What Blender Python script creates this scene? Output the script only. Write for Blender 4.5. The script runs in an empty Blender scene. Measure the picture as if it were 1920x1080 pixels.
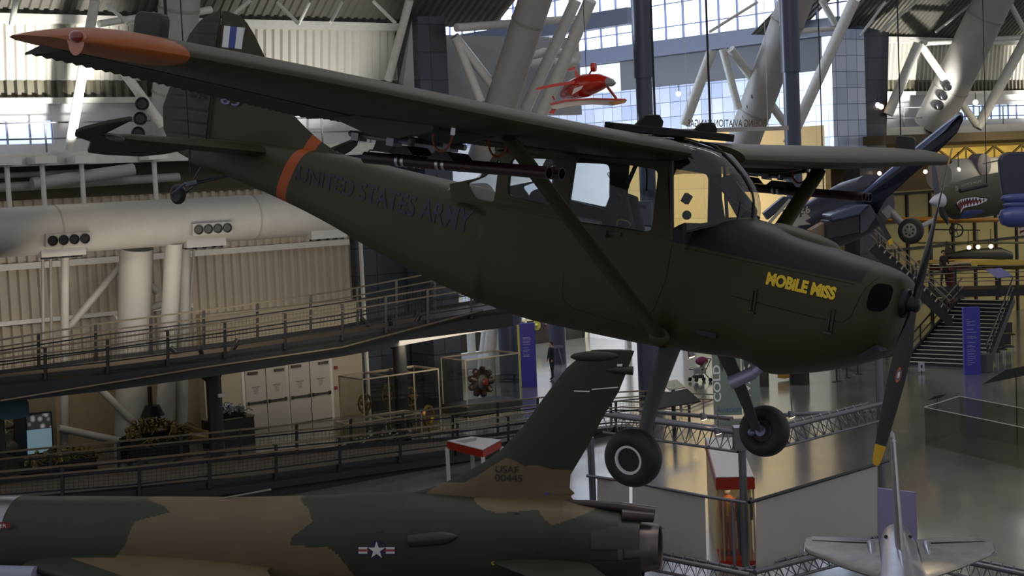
import bpy, bmesh, math, random
from mathutils import Vector, Matrix, Euler
random.seed(7)
S = bpy.context.scene
COL = S.collection
# ------------------------------------------------------------------ camera
FPX = 2912.34
CAM = Vector((0, 0, 9.5))
pit = math.atan(222/2912.34); rol = math.atan(.045)
_f = Vector((0, math.cos(pit), -math.sin(pit))); _u = Vector((0, math.sin(pit), math.cos(pit))); _r = Vector((1, 0, 0))
c_right = math.cos(rol)*_r - math.sin(rol)*_u
c_up = math.cos(rol)*_u + math.sin(rol)*_r
c_fwd = _f
cd = bpy.data.cameras.new('camera'); cam = bpy.data.objects.new('camera', cd); COL.objects.link(cam)
cd.sensor_width = 36; cd.lens = 36*FPX/1920; cd.clip_end = 400; cd.clip_start = .1
mm = Matrix((c_right, c_up, -c_fwd)).transposed().to_4x4(); mm.translation = CAM
cam.matrix_world = mm
S.camera = cam
S.view_settings.view_transform = 'Standard'; S.view_settings.look = 'None'
S.view_settings.gamma = 1; S.view_settings.use_curve_mapping = False
S.view_settings.exposure = 0.0
# ------------------------------------------------------------------ world light (daylight filling the big hall)
w = bpy.data.worlds.new('hall_air'); S.world = w; w.use_nodes = True
w.node_tree.nodes['Background'].inputs[0].default_value = (.97, .97, 1.0, 1)
w.node_tree.nodes['Background'].inputs[1].default_value = 0.40

# hangar frame: u along the long wall, v away from it
az = math.radians(52.2)
UU = Vector((math.sin(az), math.cos(az), 0)); VV = Vector((-math.cos(az), math.sin(az), 0))
def G(u, v, z): return UU*u + VV*v + Vector((0, 0, z))
def ray(x, y): return c_right*((x-960)/FPX) + c_fwd - c_up*((y-540)/FPX)
def W(x, y, d): return CAM + ray(x, y)*d
def FL(x, y, z=0.0):
    r = ray(x, y); return CAM + r*((z-CAM.z)/r.z)
def ONV(x, y, v):
    r = ray(x, y); return CAM + r*(v/r.dot(VV))
def ONU(x, y, u):
    r = ray(x, y); return CAM + r*(u/r.dot(UU))
def uvz(p): return p.dot(UU), p.dot(VV), p.z

def area(name, loc, target, sx, sy, power, col):
    l = bpy.data.lights.new(name, 'AREA'); l.shape = 'RECTANGLE'; l.size = sx; l.size_y = sy; l.energy = power; l.color = col
    o = bpy.data.objects.new(name, l); COL.objects.link(o); o.location = loc
    o.rotation_euler = (Vector(target)-Vector(loc)).to_track_quat('-Z', 'Y').to_euler(); return o
def spot(name, loc, target, power, col, ang=60, r=.15):
    l = bpy.data.lights.new(name, 'SPOT'); l.energy = power; l.color = col; l.spot_size = math.radians(ang); l.spot_blend = .6; l.shadow_soft_size = r
    o = bpy.data.objects.new(name, l); COL.objects.link(o); o.location = loc
    o.rotation_euler = (Vector(target)-Vector(loc)).to_track_quat('-Z', 'Y').to_euler(); return o
WARM = (1, .76, .42); COOL = (.72, .82, 1); NEUT = (1, .95, .86)
# roof truss lamps, daylight, and fill added for the left wall
area('roof_lamp', G(25, 20, 24), G(28, 30, 0), 14, 6, 900, NEUT)
area('entrance_daylight', G(40, 66, 15), G(60, 68, 11), 10, 6, 5000, COOL)
area('gallery_lamp', G(76, 44, 9.5), G(80, 53, 3), 16, 3, 420, (1, .86, .56))
area('concourse_lamp', G(52, 62, 9), G(58, 64, 3), 12, 5, 1300, (1, .93, .74))
area('wall_fill', G(24, 45, 6.2), G(28, 53.3, 3.5), 14, 1, 300, (1, .88, .7))  # added fill to brighten the left wall and door bay, no fitting there
area('wall_fill', G(33, 46, 3.6), G(33, 53, 1.2), 5, 1, 230, (1, .86, .66))
spot('roof_wash', G(20.5, 48.5, 10.9), G(20.3, 53, 14.6), 3500, NEUT, 70)
spot('roof_wash', G(31, 48.5, 10.9), G(31, 53, 14.8), 900, NEUT, 80)
spot('roof_wash', G(67, 48.5, 10.9), G(67, 53, 14.8), 3000, NEUT, 80)
spot('roof_wash', G(80, 48.5, 10.9), G(81, 53, 14.2), 3500, NEUT, 80)

# ------------------------------------------------------------------ materials
def lin(c):
    return tuple(((v/255)/12.92 if v/255 <= .04045 else ((v/255+.055)/1.055)**2.4) for v in c)
MATS = {}
def mat(name, rgb=(128, 128, 128), rough=.5, metal=0, emit=None, es=0, noise=0, nscale=6, bump=0, bscale=30, coat=0, spec=.5, linear=None):
    if name in MATS: return MATS[name]
    m = bpy.data.materials.new(name); m.use_nodes = True; nt = m.node_tree; b = nt.nodes['Principled BSDF']
    c = linear or lin(rgb)
    b.inputs['Base Color'].default_value = (*c, 1); b.inputs['Roughness'].default_value = rough; b.inputs['Metallic'].default_value = metal
    b.inputs['Specular IOR Level'].default_value = spec
    if coat: b.inputs['Coat Weight'].default_value = coat
    if emit: b.inputs['Emission Color'].default_value = (*lin(emit), 1); b.inputs['Emission Strength'].default_value = es
    tc = None
    if noise or bump:
        tc = nt.nodes.new('ShaderNodeTexCoord')
    if noise:
        n = nt.nodes.new('ShaderNodeTexNoise'); n.inputs['Scale'].default_value = nscale; n.inputs['Detail'].default_value = 5
        nt.links.new(tc.outputs['Object'], n.inputs['Vector'])
        r = nt.nodes.new('ShaderNodeValToRGB'); r.color_ramp.elements[0].position = .3; r.color_ramp.elements[1].position = .7
        r.color_ramp.elements[0].color = (*[v*(1-noise) for v in c], 1); r.color_ramp.elements[1].color = (*[min(1, v*(1+noise)) for v in c], 1)
        nt.links.new(n.outputs['Fac'], r.inputs['Fac']); nt.links.new(r.outputs['Color'], b.inputs['Base Color'])
    if bump:
        n2 = nt.nodes.new('ShaderNodeTexNoise'); n2.inputs['Scale'].default_value = bscale
        bp = nt.nodes.new('ShaderNodeBump'); bp.inputs['Strength'].default_value = bump; bp.inputs['Distance'].default_value = .02
        nt.links.new(tc.outputs['Object'], n2.inputs['Vector']); nt.links.new(n2.outputs['Fac'], bp.inputs['Height']); nt.links.new(bp.outputs['Normal'], b.inputs['Normal'])
    MATS[name] = m; return m
def glass(name, rgb, alpha=.15, rough=.03):
    m = bpy.data.materials.new(name); m.use_nodes = True; nt = m.node_tree; nt.nodes.clear()
    o = nt.nodes.new('ShaderNodeOutputMaterial'); t = nt.nodes.new('ShaderNodeBsdfTransparent'); g = nt.nodes.new('ShaderNodeBsdfGlossy')
    t.inputs[0].default_value = (*lin(rgb), 1); g.inputs['Roughness'].default_value = rough; g.inputs['Color'].default_value = (.9, .93, 1, 1)
    f = nt.nodes.new('ShaderNodeLayerWeight'); f.inputs[0].default_value = .5
    pw = nt.nodes.new('ShaderNodeMath'); pw.operation = 'POWER'; pw.inputs[1].default_value = 3.5; nt.links.new(f.outputs['Facing'], pw.inputs[0])
    a = nt.nodes.new('ShaderNodeMath'); a.operation = 'MULTIPLY_ADD'; a.inputs[1].default_value = .4; a.inputs[2].default_value = .02+alpha
    x = nt.nodes.new('ShaderNodeMixShader'); nt.links.new(pw.outputs[0], a.inputs[0]); nt.links.new(a.outputs[0], x.inputs[0])
    nt.links.new(t.outputs[0], x.inputs[1]); nt.links.new(g.outputs[0], x.inputs[2]); nt.links.new(x.outputs[0], o.inputs[0])
    return m
def tiles(name, rgb, rgb2, mortar, bw, bh, rough=.4, metal=0, vert='z', off=0, squash=1):
    """brick-texture tiles laid in the hangar frame (u or v horizontally, z up)"""
    m = bpy.data.materials.new(name); m.use_nodes = True; nt = m.node_tree; b = nt.nodes['Principled BSDF']
    b.inputs['Roughness'].default_value = rough; b.inputs['Metallic'].default_value = metal
    g = nt.nodes.new('ShaderNodeNewGeometry'); mp = nt.nodes.new('ShaderNodeCombineXYZ')
    dt = nt.nodes.new('ShaderNodeVectorMath'); dt.operation = 'DOT_PRODUCT'; ax = UU+VV*1.0
    dt.inputs[1].default_value = ax
    sp = nt.nodes.new('ShaderNodeSeparateXYZ')
    nt.links.new(g.outputs['Position'], dt.inputs[0]); nt.links.new(g.outputs['Position'], sp.inputs[0])
    nt.links.new(dt.outputs['Value'], mp.inputs[0]); nt.links.new(sp.outputs['Z'], mp.inputs[1])
    br = nt.nodes.new('ShaderNodeTexBrick'); br.offset = off; br.inputs['Scale'].default_value = 1; br.inputs['Brick Width'].default_value = bw; br.inputs['Row Height'].default_value = bh
    br.inputs['Mortar Size'].default_value = .02; br.inputs['Bias'].default_value = 0
    br.inputs['Color1'].default_value = (*lin(rgb), 1); br.inputs['Color2'].default_value = (*lin(rgb2), 1); br.inputs['Mortar'].default_value = (*lin(mortar), 1)
    nt.links.new(mp.outputs[0], br.inputs['Vector']); nt.links.new(br.outputs['Color'], b.inputs['Base Color'])
    return m

# ------------------------------------------------------------------ mesh helpers
MW = {}
class MB:
    def __init__(s): s.v = []; s.f = []; s.m = []
    def add(s, vs, fs, mi=0):
        n = len(s.v); s.v += [Vector(v) for v in vs]; s.f += [tuple(i+n for i in f) for f in fs]; s.m += [mi]*len(fs); return s
    def box(s, c, sx, sy, sz, X=(1, 0, 0), Y=(0, 1, 0), Z=(0, 0, 1), mi=0):
        c = Vector(c); X = Vector(X)*sx/2; Y = Vector(Y)*sy/2; Z = Vector(Z)*sz/2
        vs = [c+a*X+b*Y+d*Z for d in (-1, 1) for b in (-1, 1) for a in (-1, 1)]
        return s.add(vs, [(0, 2, 3, 1), (4, 5, 7, 6), (0, 1, 5, 4), (2, 6, 7, 3), (0, 4, 6, 2), (1, 3, 7, 5)], mi)
    def gbox(s, u0, u1, v0, v1, z0, z1, mi=0):
        return s.box(G((u0+u1)/2, (v0+v1)/2, (z0+z1)/2), abs(u1-u0), abs(v1-v0), abs(z1-z0), UU, VV, mi=mi)
    def bar(s, a, b, w, h=None, up=(0, 0, 1), mi=0):
        a = Vector(a); b = Vector(b); h = h or w; X = (b-a); L = X.length; X = X/L; up = Vector(up)
        Y = up.cross(X)
        if Y.length < 1e-4: Y = Vector((1, 0, 0)).cross(X)
        Y.normalize(); Z = X.cross(Y)
        return s.box((a+b)/2, L, w, h, X, Y, Z, mi)
    def tube(s, pts, r, seg=12, cap=True, mi=0):
        pts = [Vector(p) for p in pts]; n = len(pts)
        rs = r if isinstance(r, (list, tuple)) else [r]*n
        rings = []; ref = None
        for i, p in enumerate(pts):
            t = (pts[min(i+1, n-1)]-pts[max(i-1, 0)]).normalized()
            if ref is None:
                ref = Vector((0, 0, 1)) if abs(t.z) < .9 else Vector((1, 0, 0))
            a = (ref-t*ref.dot(t)).normalized(); b = t.cross(a); ref = a
            rings.append([p+rs[i]*(math.cos(2*math.pi*k/seg)*a+math.sin(2*math.pi*k/seg)*b) for k in range(seg)])
        return s.loft(rings, cap, mi)
    def loft(s, rings, cap=True, mi=0, closed=True):
        k = len(rings[0]); vs = [v for r in rings for v in r]; fs = []
        for i in range(len(rings)-1):
            for j in range(k if closed else k-1):
                j2 = (j+1) % k
                fs.append((i*k+j, i*k+j2, (i+1)*k+j2, (i+1)*k+j))
        if cap:
            fs.append(tuple(range(k-1, -1, -1))); fs.append(tuple((len(rings)-1)*k+j for j in range(k)))
        return s.add(vs, fs, mi)
    def lathe(s, c, axis, prof, seg=32, mi=0):
        """prof: (distance along axis, radius)"""
        c = Vector(c); A = Vector(axis).normalized(); a = A.orthogonal().normalized(); b = A.cross(a)
        return s.loft([[c+A*h+max(r, 1e-4)*(math.cos(2*math.pi*k/seg)*a+math.sin(2*math.pi*k/seg)*b) for k in range(seg)] for h, r in prof], prof[0] != prof[-1], mi)
    def sphere(s, c, r, X=(1, 0, 0), Y=(0, 1, 0), Z=(0, 0, 1), sc=(1, 1, 1), seg=14, rows=9, mi=0):
        c = Vector(c); X = Vector(X)*r*sc[0]; Y = Vector(Y)*r*sc[1]; Z = Vector(Z)*r*sc[2]; rings = []
        for i in range(rows+1):
            t = math.pi*(i+.02)/(rows+.04); rings.append([c+Z*(-math.cos(t))+math.sin(t)*(X*math.cos(2*math.pi*k/seg)+Y*math.sin(2*math.pi*k/seg)) for k in range(seg)])
        return s.loft(rings, True, mi)
    def prism(s, pts, off, mi=0):
        """polygon pts extruded by vector off"""
        pts = [Vector(p) for p in pts]; off = Vector(off); n = len(pts)
        return s.add(pts+[p+off for p in pts], [tuple(range(n-1, -1, -1)), tuple(range(n, 2*n))]+[(i, (i+1) % n, n+(i+1) % n, n+i) for i in range(n)], mi)
    def build(s, name, m, parent=None, smooth=False, local=False, ang=40, bevel=0):
        me = bpy.data.meshes.new(name)
        if parent is not None and not local:
            inv = MW[parent.name].inverted(); vs = [inv @ v for v in s.v]
        else: vs = s.v
        me.from_pydata([tuple(v) for v in vs], [], s.f)
        ms = m if isinstance(m, (list, tuple)) else [m]
        for q in ms: me.materials.append(q)
        for p, k in zip(me.polygons, s.m): p.material_index = k
        bm = bmesh.new(); bm.from_mesh(me); bmesh.ops.recalc_face_normals(bm, faces=bm.faces); bm.to_mesh(me); bm.free()
        if smooth:
            me.polygons.foreach_set('use_smooth', [True]*len(me.polygons))
            try: me.set_sharp_from_angle(angle=math.radians(ang))
            except Exception: pass
        me.update()
        o = bpy.data.objects.new(name, me); COL.objects.link(o)
        if parent is not None:
            o.parent = parent; MW[o.name] = MW[parent.name].copy()
        else: MW[o.name] = Matrix.Identity(4)
        if bevel:
            b = o.modifiers.new('bevel', 'BEVEL'); b.width = bevel; b.segments = 2; b.limit_method = 'ANGLE'
        return o
def tag(o, label=None, cat=None, group=None, kind=None):
    if label: o['label'] = label
    if cat: o['category'] = cat
    if group: o['group'] = group
    if kind: o['kind'] = kind
    return o
def thing(name, label, cat, loc=(0, 0, 0), mtx=None, group=None):
    o = bpy.data.objects.new(name, None); COL.objects.link(o); o.empty_display_size = .2
    M = mtx.copy() if mtx else Matrix.Translation(Vector(loc))
    o.location = M.to_translation(); o.rotation_euler = M.to_euler(); MW[o.name] = M
    return tag(o, label, cat, group)
def struct(o): o['kind'] = 'structure'; return o
def one(mb, name, m, label, cat, group=None, **k):
    """a thing that is a single mesh, its origin moved to its base"""
    lo = Vector((sum(v.x for v in mb.v)/len(mb.v), sum(v.y for v in mb.v)/len(mb.v), min(v.z for v in mb.v)))
    for v in mb.v: v -= lo
    o = mb.build(name, m, **k); o.location = lo; MW[o.name] = Matrix.Translation(lo)
    return tag(o, label, cat, group)
def copy_tree(src, loc=None, label=None, mtx=None, parent=None):
    c = src.copy(); COL.objects.link(c)
    if parent is not None: c.parent = parent
    if loc is not None: c.location = loc
    if label: c['label'] = label
    for ch in [o for o in bpy.data.objects if o.parent == src]: copy_tree(ch, parent=c)
    return c
def text_tris(s, offset=0.0, bold=0.0, sub=0):
    cu = bpy.data.curves.new('t', 'FONT'); cu.body = s; cu.size = 1; cu.offset = bold; cu.resolution_u = 4; cu.fill_mode = 'FRONT'
    o = bpy.data.objects.new('t', cu); COL.objects.link(o)
    dg = bpy.context.evaluated_depsgraph_get(); me = o.evaluated_get(dg).to_mesh()
    if sub:
        bm = bmesh.new(); bm.from_mesh(me); bmesh.ops.triangulate(bm, faces=bm.faces)
        for _ in range(5):
            es = [e for e in bm.edges if e.calc_length() > sub]
            if not es: break
            bmesh.ops.subdivide_edges(bm, edges=es, cuts=1); bmesh.ops.triangulate(bm, faces=[f for f in bm.faces if len(f.verts) > 3])
        bm.verts.ensure_lookup_table(); vs = [v.co.copy() for v in bm.verts]; fs = [tuple(v.index for v in f.verts) for f in bm.faces] if not bm.verts.index_update() else 0; bm.free()
    else:
        vs = [v.co.copy() for v in me.vertices]; fs = [tuple(p.vertices) for p in me.polygons]
    o.to_mesh_clear(); bpy.data.objects.remove(o); bpy.data.curves.remove(cu)
    x0 = min(v.x for v in vs); x1 = max(v.x for v in vs); y0 = min(v.y for v in vs); y1 = max(v.y for v in vs)
    return [((v.x-x0)/(x1-x0), (v.y-y0)/(y1-y0)) for v in vs], fs, (x1-x0)/(y1-y0)
def text_map(name, s, fn, m, parent=None, local=False, bold=0.0, label=None, sub=0):
    """fn(a,b) maps the unit square (left->right, bottom->top) into space"""
    p, fs, asp = text_tris(s, bold=bold, sub=sub); mb = MB(); mb.add([fn(a, b) for a, b in p], fs)
    o = mb.build(name, m, parent, local=local)
    if label: o['label'] = label
    return o
def plate(outline, holes, th):
    """2-D outline with holes -> closed plate mesh data (verts with z=+-th/2)"""
    cu = bpy.data.curves.new('c', 'CURVE'); cu.dimensions = '2D'; cu.fill_mode = 'BOTH'; cu.extrude = th/2
    for pts in [outline]+holes:
        sp = cu.splines.new('POLY'); sp.points.add(len(pts)-1); sp.use_cyclic_u = True
        for q, p in zip(sp.points, pts): q.co = (p[0], p[1], 0, 1)
    o = bpy.data.objects.new('c', cu); COL.objects.link(o)
    dg = bpy.context.evaluated_depsgraph_get(); me = o.evaluated_get(dg).to_mesh()
    vs = [v.co.copy() for v in me.vertices]; fs = [tuple(p.vertices) for p in me.polygons]
    o.to_mesh_clear(); bpy.data.objects.remove(o); bpy.data.curves.remove(cu)
    return vs, fs
def roundpoly(pts, r, n=4):
    out = []; k = len(pts)
    for i in range(k):
        p = Vector((*pts[i], 0)); a = Vector((*pts[i-1], 0)); b = Vector((*pts[(i+1) % k], 0))
        da = (a-p).normalized(); db = (b-p).normalized(); rr = min(r, (a-p).length*.45, (b-p).length*.45)
        s, e = p+da*rr, p+db*rr
        for j in range(n+1):
            t = j/n; q = s*(1-t)**2+p*2*t*(1-t)+e*t*t; out.append((q.x, q.y))
    return out
def inpoly(x, y, P):
    c = False; n = len(P)
    for i in range(n):
        x1, y1 = P[i]; x2, y2 = P[i-1]
        if (y1 > y) != (y2 > y) and x < (x2-x1)*(y-y1)/(y2-y1)+x1: c = not c
    return c
def lerp(t, T):
    """T rows: key, values... piecewise linear"""
    if t <= T[0][0]: return list(T[0][1:])
    for a, b in zip(T, T[1:]):
        if t <= b[0]:
            k = (t-a[0])/(b[0]-a[0]); return [x*(1-k)+y*k for x, y in zip(a[1:], b[1:])]
    return list(T[-1][1:])
def smoothlerp(t, T):
    n = len(T)
    if t <= T[0][0]: return list(T[0][1:])
    if t >= T[-1][0]: return list(T[-1][1:])
    for i in range(n-1):
        if t <= T[i+1][0]:
            a, b = T[i], T[i+1]; h = b[0]-a[0]; k = (t-a[0])/h; out = []
            for j in range(1, len(a)):
                def sl(q):
                    if q <= 0 or q >= n-1: 
                        return (T[min(q+1, n-1)][j]-T[max(q-1, 0)][j])/(T[min(q+1, n-1)][0]-T[max(q-1, 0)][0])
                    s1 = (T[q][j]-T[q-1][j])/(T[q][0]-T[q-1][0]); s2 = (T[q+1][j]-T[q][j])/(T[q+1][0]-T[q][0])
                    return 0 if s1*s2 <= 0 else 2*s1*s2/(s1+s2)
                m0 = sl(i)*h; m1 = sl(i+1)*h
                out.append((2*k**3-3*k*k+1)*a[j]+(k**3-2*k*k+k)*m0+(-2*k**3+3*k*k)*b[j]+(k**3-k*k)*m1)
            return out
def sgnp(c, e): return math.copysign(abs(c)**e, c)
def airfoil(n=12, t=.12, camber=.02, x0=0, x1=1):
    """closed loop of (x, z), from x1 upper forward round the nose to x1 lower"""
    def th(x): return 5*t*(.2969*math.sqrt(x)-.126*x-.3516*x*x+.2843*x**3-.1036*x**4)
    def cb(x): return camber*4*x*(1-x)
    xs = [x0+(x1-x0)*(1-math.cos(math.pi*i/(2*n)))for i in range(n+1)]
    up = [(x, cb(x)+th(x)) for x in reversed(xs)]; dn = [(x, cb(x)-th(x)) for x in xs[(1 if x0 == 0 else 0):]]
    return up+dn
# shared materials
white_paint = mat('white_steel_paint', (205, 205, 200), .45, noise=.06)
duct_paint = mat('duct_paint', (158, 157, 154), .55, noise=.05, nscale=1.5)
black_steel = mat('black_steel', (26, 26, 28), .45)
dark_rail = mat('dark_rail_steel', (36, 36, 38), .4, metal=.3)
rail_cap = mat('brushed_rail_tube', (130, 120, 105), .3, metal=.9)
rubber = mat('tyre_rubber', (24, 24, 27), .55, bump=.1, bscale=60)
chrome = mat('bright_metal', (180, 182, 188), .25, metal=1)
# ================================================================== THE HANGING SPOTTER AEROPLANE
R0 = ((0.80167286, 0.58452856, 0.12508788), (-0.57419093, 0.81119579, -0.11075275), (-0.16620891, 0.01696315, 0.98594465))
T0 = (2.76397633, 10.77976377, -0.11161673)
CW = Matrix((c_right, c_fwd, c_up)).transposed()
BD = (CW @ Matrix(R0)).to_4x4(); BD.translation = CAM + CW @ Vector(T0)
od = (49, 47, 26)
olive = mat('olive_drab_paint', od, .5, noise=.10, nscale=2.2, spec=.3)
olive_d = mat('olive_drab_worn', (45, 44, 29), .6, noise=.15, nscale=5)
def fuselage_paint():
    m = mat('olive_drab_banded', od, .48, noise=.10, nscale=2.2, spec=.35); nt = m.node_tree; b = nt.nodes['Principled BSDF']
    src = b.inputs['Base Color'].links[0].from_socket
    tc = nt.nodes.new('ShaderNodeTexCoord'); sp = nt.nodes.new('ShaderNodeSeparateXYZ'); nt.links.new(tc.outputs['Object'], sp.inputs[0])
    def mth(op, a, bb=None, c=None):
        n = nt.nodes.new('ShaderNodeMath'); n.operation = op
        for i, q in enumerate((a, bb, c)):
            if q is None: continue
            if isinstance(q, (int, float)): n.inputs[i].default_value = q
            else: nt.links.new(q, n.inputs[i])
        return n.outputs[0]
    X, Z = sp.outputs['X'], sp.outputs['Z']
    # orange band round the tail cone, leaning with the frames
    s = mth('SUBTRACT', X, mth('MULTIPLY_ADD', mth('SUBTRACT', Z, .4), .42, -5.77))
    band = mth('LESS_THAN', mth('ABSOLUTE', s), .07)
    mx = nt.nodes.new('ShaderNodeMix'); mx.data_type = 'RGBA'; nt.links.new(band, mx.inputs[0]); nt.links.new(src, mx.inputs[6]); mx.inputs[7].default_value = (*lin((160, 74, 26)), 1)
    # matt black anti-glare panel
    z0 = mth('MULTIPLY_ADD', mth('ADD', X, 1.66), -.045, .177)
    ag = mth('MULTIPLY', mth('GREATER_THAN', Z, z0), mth('MULTIPLY', mth('GREATER_THAN', X, -1.72), mth('LESS_THAN', X, -.24)))
    m2 = nt.nodes.new('ShaderNodeMix'); m2.data_type = 'RGBA'; nt.links.new(ag, m2.inputs[0]); nt.links.new(mx.outputs[2], m2.inputs[6]); m2.inputs[7].default_value = (*lin((20, 20, 25)), 1)
    nt.links.new(m2.outputs[2], b.inputs['Base Color'])
    return m
fus_m = fuselage_paint()
navy = mat('navy_lettering', (28, 28, 50), .5)
orange = mat('signal_orange', (150, 76, 18), .45, noise=.08)
cock = mat('cockpit_black', (24, 26, 36), .6)
bdog = thing('light_observation_aeroplane', 'olive green high-wing army aeroplane hanging nose-right across the whole picture', 'aeroplane', mtx=BD)
# X, halfwidth, ztop, zbot, exponent
ST = [(-7.34, .025, .20, .10, 2.2), (-7.1, .05, .37, .07, 2.3), (-6.85, .085, .385, .045, 2.4), (-6.3, .145, .40, -.04, 2.6), (-5.8, .19, .41, -.13, 2.8),
      (-5.4, .23, .405, -.215, 3.0), (-4.7, .305, .36, -.39, 3.2), (-4.1, .36, .325, -.51, 3.6), (-3.75, .39, .29, -.57, 3.8), (-3.5, .41, .22, -.605, 4), (-3.3, .42, .20, -.635, 4), (-2.95, .43, .20, -.66, 4),
      (-2.0, .44, .20, -.655, 4), (-1.88, .44, .205, -.65, 4), (-1.75, .44, .25, -.645, 3.8), (-1.6, .44, .34, -.64, 3.4), (-1.35, .44, .415, -.625, 3.0),
      (-1.15, .44, .395, -.615, 2.8), (-1.02, .44, .37, -.64, 2.8), (-.92, .44, .345, -.675, 2.8), (-.7, .435, .305, -.63, 2.8), (-.45, .42, .265, -.55, 2.7), (-.25, .395, .235, -.465, 2.6), (-.12, .35, .20, -.385, 2.5), (-.06, .29, .165, -.30, 2.4), (-.045, .2, .12, -.2, 2.2)]
def fus_sec(X):
    w_, zt, zb, n = smoothlerp(X, ST); return w_, zt, zb, n
def fus_ring(X, K=96):
    w_, zt, zb, n = fus_sec(X); 
    if -3.45 < X < -1.6:   # tub: section belongs to a taller cabin, cut flat at the sill
        zc = (.75+zb)/2; h = (.75-zb)/2
    else: zc = (zt+zb)/2; h = (zt-zb)/2
    r = []
    for k in range(K):
        t = 2*math.pi*k/K; y = w_*sgnp(math.cos(t), 2/n); z = zc+h*sgnp(math.sin(t), 2/n); r.append(Vector((X, y, min(z, zt))))
    return r
def side_y(X, Z):
    w_, zt, zb, n = fus_sec(X)
    if -3.45 < X < -1.6: zc = (.75+zb)/2; h = (.75-zb)/2
    else: zc = (zt+zb)/2; h = (zt-zb)/2
    t = min(.98, abs((Z-zc)/h)); return w_*(1-t**n)**(1/n)
xs = []; x = -7.34
while x < -.30: xs.append(x); x += .04
xs += [-.25, -.2, -.16, -.12, -.09, -.07, -.055, -.045]
mb = MB(); mb.loft([fus_ring(x) for x in xs])
fus = mb.build('fuselage', fus_m, bdog, smooth=True, local=True, ang=50)
# panel seams, hinges, latches on the right side
mb = MB()
def seam(pts, w_=.006):
    P = []
    for i in range(len(pts)-1):
        (a, b), (c, d) = pts[i], pts[i+1]; n = max(2, int(math.hypot(c-a, d-b)/.06))
        for k in range(n+1):
            t = k/n; X = a+(c-a)*t; Z = b+(d-b)*t; P.append(Vector((X, -side_y(X, Z)-.0005, Z)))
    mb.tube(P, w_/2, 5)
seam([(-1.69, .16), (-1.70, -.1), (-1.77, -.33), (-1.88, -.45)])
seam([(-1.15, -.13), (-.5, -.17), (-.30, -.17), (-.25, -.12), (-.20, .08), (-.16, .16)])
seam([(-1.62, .15), (-.28, .10)], .004)
seam([(-2.6, -.22), (-2.6, -.40), (-2.5, -.46), (-1.95, -.50)], .004)
mb.build('panel_seam', mat('seam_dark', (22, 22, 16), .8), bdog, local=True)
for (X, Z) in ((-.97, -.13), (-.38, -.17)):
    mb = MB(); y = -side_y(X, Z)-.006
    mb.box((X-.014, y, Z), .008, .012, .15); mb.box((X+.014, y, Z), .008, .012, .15); mb.box((X, y, Z+.075), .036, .012, .01); mb.box((X-.01, y-.004, Z-.09), .06, .014, .016)
    mb.build('cowl_latch', mat('latch_dark', (30, 31, 26), .4), bdog, local=True)
mb = MB(); X = -1.33; Z = -.44; mb.box((X, -side_y(X, Z)-.004, Z), .17, .02, .035); mb.build('step', cock, bdog, local=True)
# cooling inlets in the nose bowl (both sides) and exhaust
for s in (-1, 1):
    mb = MB(); P = []
    for k in range(16):
        t = 2*math.pi*k/16; P.append(Vector((-.105+.055*sgnp(math.cos(t), .6), s*.40, .035+.095*sgnp(math.sin(t), .6))))
    P2 = [Vector((p.x, s*(side_y(p.x, p.z)+.02), p.z)) for p in P]; P3 = [Vector((p.x-.01, s*(side_y(p.x, p.z)-.05), p.z)) for p in P]
    
    c0 = sum(P2, Vector())/len(P2)
    RR = [P3, P2]
    for q_ in (.7, .4, .1): RR.append([Vector((c0.x+(p.x-c0.x)*q_, s*(side_y(c0.x+(p.x-c0.x)*q_, c0.z+(p.z-c0.z)*q_)+.014), c0.z+(p.z-c0.z)*q_)) for p in P2])
    mb.loft(RR, True); mb.build('cooling_inlet', mat('inlet_black', (10, 10, 12), .8, spec=.1), bdog, local=True)
    mb = MB(); X = -.14; Z = -.36; mb.box((X, s*.2, Z), .16, .14, .05, X=(.8, 0, .6), Z=(-.6, 0, .8)); mb.build('cowl_outlet', cock, bdog, local=True)
mb = MB(); mb.tube([(-.93, -.16, -.52), (-.95, -.2, -.60), (-1.0, -.24, -.68), (-1.12, -.28, -.76)], .042, 16); mb.tube([(-.99, -.235, -.67), (-1.14, -.29, -.775)], .048, 16)
mb.build('exhaust_pipe', mat('pale_pipe', (150, 150, 175), .35, metal=.5), bdog, smooth=True, local=True)
mb = MB(); mb.lathe((-.9, .12, .33), (0, 0, 1), [(0, .2), (.03, .17), (.045, .08), (.05, .0)], 20)
for v in mb.v: v.x = -.9+(v.x+.9)*1.4; v.z += -(v.x+.9)*.2
mb.build('cowl_blister', olive, bdog, smooth=True, local=True)
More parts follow.
